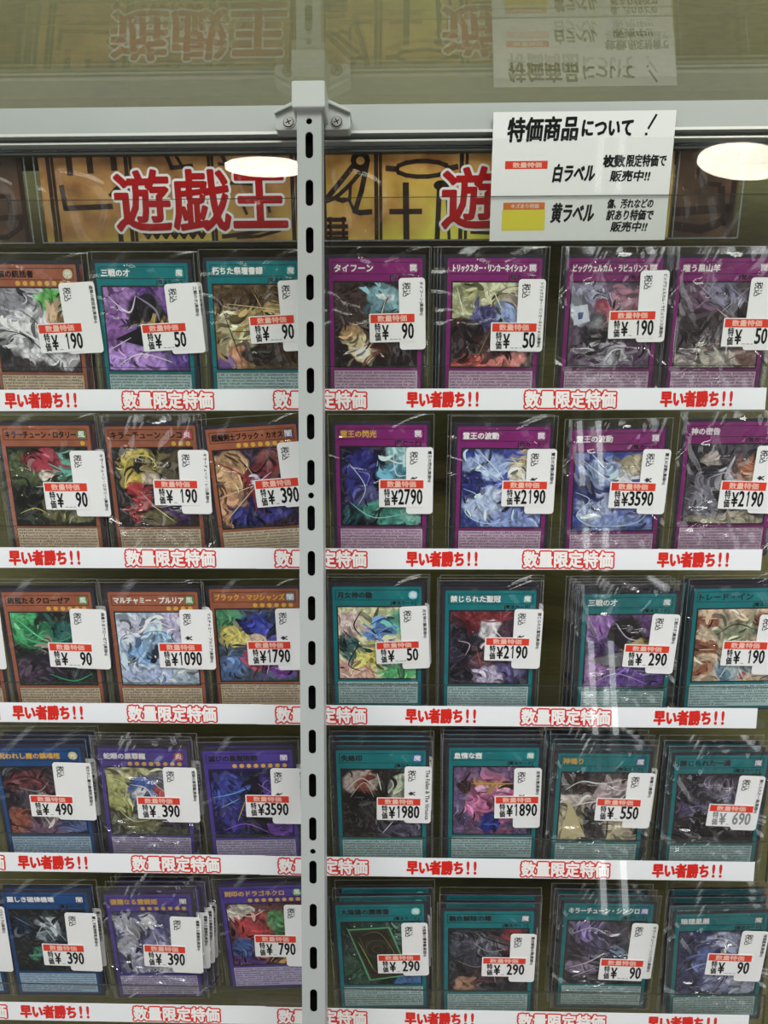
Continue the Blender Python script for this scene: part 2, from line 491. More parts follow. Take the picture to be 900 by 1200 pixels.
# ------------------------------------------------------------------ slotted upright with bracket
def upright():
    root = empty('slotted_upright', case_at(-52.0, 0, 83))
    tag(root, 'tall light grey slotted metal post with a bracketed cap', 'shelf post')
    c = bpy.data.curves.new('post', 'CURVE')
    c.dimensions = '2D'; c.fill_mode = 'BOTH'; c.extrude = .0006
    def loop(pts):
        sp = c.splines.new('POLY'); sp.points.add(len(pts) - 1); sp.use_cyclic_u = True
        for p, (x, y) in zip(sp.points, pts): p.co = (x / 1000, y / 1000, 0, 1)
    def stadium(cy, hw, hh):
        pts = []
        for i in range(9):
            t = PI * i / 8; pts.append((hw * math.cos(t), cy + hh - hw + hw * math.sin(t)))
        for i in range(9):
            t = PI + PI * i / 8; pts.append((hw * math.cos(t), cy - hh + hw + hw * math.sin(t)))
        return pts
    loop([(-6.8, -420), (6.8, -420), (6.8, 200), (-6.8, 200)])
    top = 179.7
    pitch = 25.85
    for i in range(23):
        loop(stadium(top - pitch * i, 2.15, 7.2))
    for yy in (192.6, -14.2, -221.4):
        loop([(1.7 * math.cos(2 * PI * i / 14), yy + 1.7 * math.sin(2 * PI * i / 14)) for i in range(14)])
    o = bpy.data.objects.new('tmp', c); COL.objects.link(o)
    dg = bpy.context.evaluated_depsgraph_get()
    me = bpy.data.meshes.new_from_object(o.evaluated_get(dg), depsgraph=dg)
    bpy.data.objects.remove(o)
    import bmesh
    bm = bmesh.new(); bm.from_mesh(me)
    for v in bm.verts: v.co.z += .0134
    def side(x0, x1):
        vs_ = [bm.verts.new((x / 1000, y / 1000, z / 1000)) for x in (x0, x1) for y in (-420, 200) for z in (0, 13.4)]
        for f in ((0, 1, 3, 2), (4, 6, 7, 5), (0, 4, 5, 1), (2, 3, 7, 6), (0, 2, 6, 4), (1, 5, 7, 3)):
            bm.faces.new([vs_[i] for i in f])
    side(-6.8, -5.8); side(5.8, 6.8)
    bm.to_mesh(me); bm.free()
    me.name = 'post'; me.materials.clear(); me.materials.append(M_UPRIGHT)
    po = bpy.data.objects.new('post', me); COL.objects.link(po); po.parent = root
    b = MB(); b.box(-5.6, -420, 1, 5.6, 199, 9.5, M_SLOTDARK); b.build('slot_darkness', root)  # added black plate; its colour gives the darkness inside the hollow post
    # bracket plate with sloping shoulders
    br = MB()
    for s in (-1, 1):
        pts = [(s * 8.6, 210.6), (s * 21.2, 204.6), (s * 21.6, 202.6), (s * 21.6, 196.6), (s * 20.4, 195.4), (s * 6.9, 195.4)]
        if s < 0: pts = pts[::-1]
        pts = pts[::-1]
        br.slab(pts, -12.6, -3.5, M_CAP)
        rim = [(s * 8.6, 211.8), (s * 21.8, 205.6), (s * 21.8, 203.6), (s * 8.6, 209.4)]
        if s > 0: rim = rim[::-1]
        br.slab(rim, -12.6, -1.0, M_CAP)
    bo = br.build('bracket', root)
    bv = bo.modifiers.new('edge', 'BEVEL'); bv.width = .0005; bv.segments = 2; bv.limit_method = 'ANGLE'
    cp = MB(); cp.slab(rounded(-9.2, 198.4, 9.2, 212.9, 1.2), -12, 17.5, M_CAP)
    co = cp.build('cap', root)
    bv = co.modifiers.new('edge', 'BEVEL'); bv.width = .0008; bv.segments = 2; bv.limit_method = 'ANGLE'
    for s in (-1, 1):
        sc = MB()
        n = 20
        cx, cy = s * 13.9, 199.6
        ring = lambda r: [(cx + r * math.cos(2 * PI * i / n), cy + r * math.sin(2 * PI * i / n)) for i in range(n)]
        sc.slab(ring(3.5), -3.5, -2.9, M_SCREW)
        sc.slab(ring(2.6), -2.9, -2.1, M_SCREW)
        sc.disc(cx, cy, 3.0, -2.88, M_SLOTDARK)
        for a in (25, 115):
            c_, s_ = math.cos(math.radians(a)), math.sin(math.radians(a))
            sc.ribbon([(cx - 1.5 * c_, cy - 1.5 * s_), (cx + 1.5 * c_, cy + 1.5 * s_)], .6, -2.05, M_SLOTDARK)
        sc.build('screw', root)
upright()

# ------------------------------------------------------------------ acrylic racks
ROW_BASE = [(-0.02094, 1.54813), (-0.04783, 1.45181), (-0.07394, 1.35831), (-0.1002, 1.26425), (-0.12616, 1.17127), (-0.15261, 1.07651)]        # world y and z of the lower front edge of each rack
RAISE = (0, 1.7, 1.0, 0, 0, 0)
LIPDEG = 9.0
ROWNAME = ('banner', 'top', 'second', 'third', 'fourth', 'bottom')
X0, X1 = -.40, .226
for r, (y, z) in enumerate(ROW_BASE):
    depth = (y + (0)) 
    # the board's y at this height
    yb = (z - 1.4) * math.tan(LEAN)
    d = (yb - y) * 1000 - 1.0
    root = empty('card_rack', Matrix.Translation((0, y, z)))
    tag(root, 'clear acrylic rack holding the ' + ('hieroglyph banners under the top rail' if r == 0 else ROWNAME[r] + ' row of cards'), 'card rack', 'clear acrylic racks')
    b = MB()
    b.box(X0 * 1000, 0.6, -1.6, X1 * 1000, d - 1.5, RAISE[r], M_ACRYL)
    b.build('ledge', root)
    # lip leaning back by LIPDEG about its lower edge
    b = MB()
    b.box(X0 * 1000, -1.6, 0, X1 * 1000, 25.6, .9, M_ACRYL)
    b.box(X0 * 1000, 25.6, 0, X1 * 1000, 26.0, .9, M_ACRYL_EDGE)
    lo = b.build('lip', root)
    lo.matrix_local = Matrix.Rotation(math.radians(90 - LIPDEG), 4, 'X')
    # stops so that the edge of the rack reads
    b = MB(); b.box(X1 * 1000, -1.6, -.2, X1 * 1000 + .8, 26, 1.1, M_ACRYL_EDGE)
    so = b.build('edge_strip', root); so.matrix_local = Matrix.Rotation(math.radians(90 - LIPDEG), 4, 'X')

# promo strips on the lips: one source pair, copied row by row
def strip(u0, u1, items, lift):
    root = MB()
    root.box(u0, 0, 0, u1, 13.0, .25, M_STRIP)
    z = .25
    for kind, a, c in items:
        if kind == 'hurry':
            root.text('早い者勝ち', a, 2.0, (c - a) * .79, 9.0, z + .06, M_RED, .5, 10)
            for q in (.855, .955):
                root.text('!', a + (c - a) * q, 2.4, 1.1, 8.4, z + .06, M_RED, .4, 8)
        elif kind == 'limited':
            root.text('数量限定特価', a + .9, 1.5, c - a - 1.8, 9.8, z + .06, M_RED, 1.3, 18)
            root.text('数量限定特価', a + .9, 1.5, c - a - 1.8, 9.8, z + .16, M_WHITEINK, .40, 10)
        elif kind == 'mark':
            root.text('!', a, 3.4, .8, 5.2, z + .06, M_RED, .2, 6)
    return root.build('promo_strip')
sa = strip(-320, -86.5, [('limited', -340 + 30, -253), ('hurry', -244.3, -199.4), ('limited', -172, -115.4)], 0)
sb = strip(-90.5, 217.5, [('limited', -78.9, -21.8), ('hurry', 2.5, 46.3), ('limited', 73, 128.7), ('hurry', 155.1, 198.2)], 0)
SHIFT = (0, 0, 0, -.3, .6, -.4)
for r in range(1, 6):
    y, z = ROW_BASE[r]
    for k, src in enumerate((sa, sb)):
        o = src if r == 1 else src.copy()
        if r > 1: COL.objects.link(o)
        o.matrix_world = Matrix.Translation((SHIFT[r] / 1000, y, z)) @ Matrix.Rotation(math.radians(90 - LIPDEG), 4, 'X') @ Matrix.Translation((0, -.0004, .0009 + .00045 * k))
        tag(o, ('white red-lettered promo strip left of the post ' if k == 0 else 'white red-lettered promo strip right of the post ') + 'under the ' + ROWNAME[r] + ' row of cards', 'price strip', 'white promo strips on the rack lips')

# ------------------------------------------------------------------ banners under the top rail
BY, BZ = ROW_BASE[0]
def logo(b, x, y, w, h, z, s='遊戯王'):
    b.text(s, x, y, w, h, z, M_WHITEINK, 2.3, 22)
    b.text(s, x, y, w, h, z + .12, M_WHITEINK, 1.3, 14)
    b.text(s, x, y, w, h, z + .22, M_DRED, .85, 14)
    b.text(s, x, y, w, h, z + .32, M_DRED, .4, 8)
KX, KY = .5245, .487
def banner(name, px0, px1, mat, lines, patches, dots, label, dy, title=None, ty=None):
    W_, H_ = (px1 - px0) * KX, 103 * KY
    b = MB()
    b.slab([(0, 0), (W_, 0), (W_, H_), (0, H_)], -.3, 0, mat)
    cx = lambda p: ((p[0] - px0) * KX, (280 - p[1]) * KY)
    for x0, y0, x1, y1, m_ in patches:
        a = [cx((x0, y1)), cx((x1, y1)), cx((x1, y0)), cx((x0, y0))]
        b.poly(a, .04, m_)
    for w, pts in lines:
        b.ribbon([cx(p) for p in pts], w * KX * 1.2, .08, M_GLYPH)
    for x, y, rx, ry in dots:
        p = cx((x, y)); b.disc(p[0], p[1], rx * KX, .08, M_GLYPH, 16, ry * KY)
    if title:
        for t0, t1, s in title:
            p0, p1 = cx((t0, 267)), cx((t1, 197))
            logo(b, p0[0] + 1, p0[1], p1[0] - p0[0] - 2, p1[1] - p0[1], .12, s)
    o = b.build(name)
    o.matrix_world = upright_at(-.22136 + (px0 - 48) * KX / 1000, BY + dy, BZ + .002, 2)
    tag(o, label, 'banner', 'hieroglyph banner sheets')
    # its clear sleeve
    s = MB()
    s.rect(-3, -1, W_ + 3, H_ + 2, .9, M_FILM)
    s.frame(-3, -1, W_ + 3, H_ + 2, .9, .92, M_SEAM)
    s.build('sleeve', o)
    return o
V = lambda x, w=4: (w, [(x, 178), (x, 280)])
egg = lambda cx, cy, rx, ry, a0=0, a1=360, n=14: [(cx + rx * math.cos(math.radians(a0 + (a1 - a0) * i / n)), cy + ry * math.sin(math.radians(a0 + (a1 - a0) * i / n))) for i in range(n + 1)]
zig = lambda x0, x1, y, a, n: [(x0 + (x1 - x0) * i / n, y + (a if i % 2 else -a)) for i in range(n + 1)]
lines1 = [V(59), V(64, 3), V(150), V(155, 3), V(246, 3), V(250, 3), V(342), V(347, 3),
          (6, [(84, 182), (84, 199)]), (6, [(108, 182), (108, 197)]), (6, [(136, 180), (136, 194)]), (5, [(136, 265), (136, 280)]),
          (5, [(72, 215), (74, 240), (128, 238)]), (3, [(128, 225), (140, 214), (146, 222)]),
          (4, [(198, 180), (203, 194), (226, 192)]), (3, [(208, 179), (215, 192)]), (3, [(258, 190), (275, 192)]), (4, [(262, 180), (266, 190)]),
          (4, [(310, 178), (312, 190)]), (4, [(322, 178), (324, 190)]), (3, [(270, 212), (300, 214)]),
          (4, zig(163, 238, 271, 4, 14)), (4, [(258, 275), (285, 272), (305, 267), (335, 264)]), (3, [(275, 276), (300, 275), (325, 268)]),
          (3, [(284, 240), (287, 248)]), (3, [(312, 232), (314, 246)])]
patch1 = []
lines2 = [V(379, 3), V(439, 4), V(444, 3), V(537, 4), V(543, 3),
          # falcon
          (5, egg(421, 188, 8, 8)), (5, [(414, 192), (396, 214), (372, 242)]), (5, [(428, 194), (422, 222), (414, 246), (420, 248), (432, 247)]),
          (4, [(422, 200), (408, 216), (392, 230), (376, 236)]), (3, [(409, 218), (408, 234), (413, 246)]), (4, [(394, 232), (400, 234), (406, 232)]),
          (4, [(382, 256), (402, 256)]), (4, [(382, 264), (404, 264)]), (4, [(382, 272), (404, 272)]), (4, [(380, 278), (404, 278)]), (3, [(385, 254), (385, 280)]), (3, [(400, 254), (400, 280)]),
          (4, egg(492, 198, 30, 9)), (5, [(452, 197), (462, 198)]), (5, [(522, 198), (531, 196)]),
          (6, [(473, 216), (474, 280)]), (5, [(456, 247), (490, 247)]), (4, [(497, 179), (530, 179)]), (5, [(512, 214), (510, 280)]), (3, [(520, 214), (524, 280)]),
          (3, [(550, 272), (570, 273)]), (4, [(610, 178), (610, 280)]), (4, [(700, 178), (700, 280)])]
patch2 = []
for rr in range(1):
    pass
b1 = banner('banner_sheet', 48, 366, M_PAPYRUS, lines1, [], [(137, 222, 6, 7)],
            'brown hieroglyph banner sheet with red characters, left of the post', .012, title=[(132, 336, '遊戯王')])
b2 = banner('banner_sheet', 368, 778, M_PAPYRUS_BRIGHT, lines2,
            [], [(514, 217, 9, 6)],
            'bright gold hieroglyph banner sheet with a bird, right of the post', .012, title=[(514, 718, '遊戯王')])
b3 = banner('banner_sheet', 780, 853, M_PAPYRUS_DARK, [V(848, 5), (8, [(784, 250), (845, 246), (840, 262), (815, 271), (784, 266)]), (4, [(806, 206), (816, 218), (832, 219)]), (7, [(834, 224), (836, 240)]), (5, [(812, 180), (806, 205)])], [], [],
            'dark brown hieroglyph banner end in a crinkled sleeve, beside the paper notice', .012)
b4 = banner('banner_sheet', -60, 27, M_PAPYRUS_DARK, [V(25, 5), (4, [(-20, 226), (8, 225), (8, 244)]), (5, [(-30, 252), (20, 250), (18, 262), (0, 274), (-30, 274)]), (5, [(-10, 180), (2, 188)])], [], [],
            'dark brown hieroglyph banner end at the left edge of the photo', .012)

# ------------------------------------------------------------------ handwritten notice
def notice():
    W_, H_ = 105.0, 70.5
    b = MB()
    b.slab([(0, 0), (W_, 0), (W_, H_), (0, H_)], -.2, 0, M_PAPER)
    def nb(zx, zy):
        t = (zy - 58) / 580
        l, r_ = 32 - 12 * t, 873 - 48 * t
        return (zx - l) / (r_ - l) * W_, H_ * (1 - t)
    def tx(s, x0, y0, x1, y1, mat=M_BLACK, bold=.3, sl=.0, deg=0, z=.1):
        a, c = nb(x0, y1), nb(x1, y0)
        b.text(s, a[0], a[1], c[0] - a[0], c[1] - a[1], z, mat, bold, 8, deg, sl)
    tx('特価商品', 95, 85, 420, 188, bold=.42, sl=.1, deg=1)
    tx('について', 440, 98, 672, 165, bold=.42, sl=.05)
    b.ribbon([nb(780, 78), nb(745, 135)], 1.2, .1, M_BLACK); b.disc(*nb(735, 160), .8, .1, M_BLACK)
    for (x0, y0, x1, y1, mt, s, sm) in ((88, 273, 285, 309, M_BAND, '数量特価', M_BANDTXT), (82, 460, 274, 493, M_ORANGE, 'キズあり特価', M_BANDTXT)):
        a, c = nb(x0, y1), nb(x1, y0)
        b.rect(a[0], a[1], c[0], c[1], .06, mt)
        tx(s, x0 + 36, y0 + 7, x1 - 28, y1 - 6, sm, .12)
    a, c = nb(75, 590), nb(276, 494)
    b.rect(a[0], a[1], c[0], c[1], .06, M_YELLOW)
    tx('白ラベル', 308, 290, 500, 368, bold=.36, sl=.12)
    tx('黄ラベル', 300, 466, 497, 553, bold=.36, sl=.12)
    tx('枚数', 540, 252, 640, 303, bold=.38)
    tx('限定特価で', 645, 250, 828, 303, bold=.2, sl=.08)
    tx('販売中!!', 570, 320, 752, 368, bold=.22, sl=.15)
    tx('傷、汚れなどの', 558, 448, 770, 490, bold=.18, sl=.15)
    tx('訳あり特価で', 555, 497, 770, 545, bold=.2, sl=.15)
    tx('販売中!!', 574, 552, 740, 598, bold=.2, sl=.2)
    o = b.build('paper_notice')
    o.matrix_world = upright_at(.0522, BY + .0033, BZ + .0005, 2, 0)
    tag(o, 'white handwritten notice with a red sample and a yellow sample, standing over the top rail', 'notice')
notice()

# ------------------------------------------------------------------ sleeved cards
CARDS = {
    'a1': ('a1', 1, -221.94, 1.74, 6.0, -0.6, (17.8, 73.2, 21.5, 41.4, 1.4, 48.9, 16.7, 3)),
    'b1': ('b1', 1, -155.09, 2.01, 6.0, -0.37, (14.5, 71.9, 20.3, 40.8, -2.1, 48.3, 15.6, 3)),
    'c1': ('c1', 1, -88.63, 2.82, 6.0, -0.18, (15.8, 72.6, 17.1, 41.0, -3.0, 51.7, 15.5, 3)),
    'd1': ('d1', 1, -16.62, 3.87, 6.0, -0.37, (15.0, 72.7, 15.5, 41.3, -3.1, 51.8, 16.2, 1.5)),
    'e1': ('e1', 1, 53.07, 3.42, 6.0, -0.37, (15.7, 72.2, 15.9, 41.7, -0.2, 47.0, 16.0, 0)),
    'f1': ('f1', 1, 122.99, 2.96, 6.0, -0.37, (16.2, 77.0, 16.7, 40.8, -0.8, 53.7, 15.5, 1)),
    'g1': ('g1', 1, 187.02, 2.66, 6.0, -0.14, (16.7, 73.1, 17.6, 41.4, 2.9, 49.7, 16.0, -0.5)),
    'a2': ('a2', 2, -216.08, 3.21, 9.0, -0.04, (15.6, 68.7, 21.4, 41.6, -3.8, 48.4, 16.9, 0)),
    'b2': ('b2', 2, -151.09, 2.83, 9.0, 0.54, (17.4, 69.4, 18.6, 40.3, -0.1, 50.5, 15.7, -1)),
    'c2': ('c2', 2, -85.66, 2.49, 9.0, 3.81, (16.3, 73.1, 17.9, 40.3, -0.9, 50.7, 17.0, 1)),
    'd2': ('d2', 2, -13.17, 3.39, 9.0, -0.09, (16.6, 70.5, 16.3, 41.6, -0.6, 50.2, 17.5, 0)),
    'e2': ('e2', 2, 59.77, 2.1, 9.0, -0.29, (15.7, 70.8, 17.7, 40.4, 0.8, 50.7, 15.6, 0)),
    'f2': ('f2', 2, 128.23, 0.81, 7.0, 0.87, (16.7, 72.2, 16.5, 40.1, -2.1, 51.9, 15.8, -2)),
    'g2': ('g2', 2, 195.15, 4.83, 9.0, 0.39, (16.7, 69.8, 17.4, 41.7, -3.0, 48.1, 17.6, -2)),
    'a3': ('a3', 3, -215.88, 0.85, 6.5, 0.39, (15.1, 73.5, 22.5, 40.4, -1.8, 50.4, 16.1, -2)),
    'b3': ('b3', 3, -151.34, 0.75, 7.5, 0.23, (17.2, 72.9, 20.3, 40.4, 1.7, 50.1, 16.4, -0.5)),
    'c3': ('c3', 3, -89.97, 0.81, 12.5, 0.72, (14.1, 71.2, 19.4, 41.9, -5.3, 48.9, 15.9, 0)),
    'd3': ('d3', 3, -15.56, 0.76, 16.5, 0.22, (15.4, 71.0, 17.3, 42.6, -0.5, 46.7, 14.8, 2.5)),
    'e3': ('e3', 3, 53.65, 0.74, 11.5, 0.23, (16.1, 72.3, 17.5, 40.0, -2.0, 53.0, 15.2, -1)),
    'f3': ('f3', 3, 136.52, 0.86, 7.0, 0.71, (15.6, 71.5, 16.7, 39.6, -0.4, 51.1, 14.7, -2.5)),
    'g3': ('g3', 3, 206.37, 0.86, 16.0, 1.28, (14.5, 66.8, 17.4, 40.6, -6.8, 49.1, 16.3, -2)),
    'a4': ('a4', 4, -223.93, 0.71, 7.0, 0.8, (10.7, 74.6, 24.1, 41.8, -7.8, 50.5, 15.2, -2)),
    'b4': ('b4', 4, -159.95, 0.72, 7.5, -0.24, (13.4, 71.5, 21.2, 40.0, -5.3, 49.6, 15.8, -0.5)),
    'c4': ('c4', 4, -92.22, 1.08, 6.0, 1.71, (15.1, 71.9, 21.2, 40.2, -2.6, 52.6, 15.6, -2)),
    'd4': ('d4', 4, -12.34, 0.88, 7.5, 0.58, (15.9, 73.3, 16.6, 40.8, -2.2, 50.7, 15.9, -1)),
    'e4': ('e4', 4, 56.77, 0.91, 11.0, 0.57, (14.0, 70.3, 16.9, 43.6, 1.8, 49.7, 15.8, 0.5)),
    'f4': ('f4', 4, 121.15, 0.72, 6.5, -0.27, (16.9, 71.5, 16.6, 39.6, -1.7, 52.9, 15.8, -1)),
    'g4': ('g4', 4, 192.81, 0.68, 6.0, 0.93, (13.2, 70.5, 15.7, 38.9, -3.8, 50.0, 15.3, -3)),
    'a5': ('a5', 5, -225.7, 0.95, 15.5, 0.56, (13.3, 69.5, 20.8, 46.9, -5.4, 44.1, 18.2, -2)),
    'b5': ('b5', 5, -158.33, 0.94, 15.0, 1.45, (14.4, 67.9, 19.9, 45.0, -5.9, 45.3, 17.4, -3.5)),
    'c5': ('c5', 5, -84.85, 2.05, 22.0, 3.12, (14.5, 69.8, 19.1, 49.6, -7.7, 46.0, 19.5, -3)),
    'd5': ('d5', 5, -11.3, 1.18, 9.5, 1.91, (14.5, 70.5, 16.4, 41.5, -2.1, 45.7, 14.4, 0)),
    'e5': ('e5', 5, 54.51, 0.71, 6.0, 0.99, (15.0, 67.8, 15.9, 37.6, -3.1, 49.2, 14.2, -1)),
    'f5': ('f5', 5, 127.77, 0.78, 13.0, 0.02, (16.6, 70.3, 16.2, 43.5, -1.8, 41.8, 16.5, -1.5)),
    'g5': ('g5', 5, 197.5, 1.5, 6.0, 2.52, (14.3, 71.6, 16.4, 38.9, -6.0, 54.4, 16.1, -4)),
    'z3': ('z3', 3, -277.99, 0.74, 6.0, 0.23, (15.2, 73.6, 19.0, 40.5, -3.6, 50.7, 16.4, -2)),
    'z5': ('z5', 5, -289.01, 0.61, 15.5, 0.62, (14.3, 74.1, 24.2, 52.5, -7.4, 43.3, 18.3, -2))}
def A(frame, title, tcol, price, stars, sym, symcol, art, label, short, side=None, **kw):
    d = dict(frame=frame, title=title, tcol=tcol, price=price, stars=stars, sym=sym, symcol=symcol, art=art, label=label, short=short, side=side or title + '(高価N)')
    d.update(kw)
    return d
LI, AQ = 'line', 'poly'
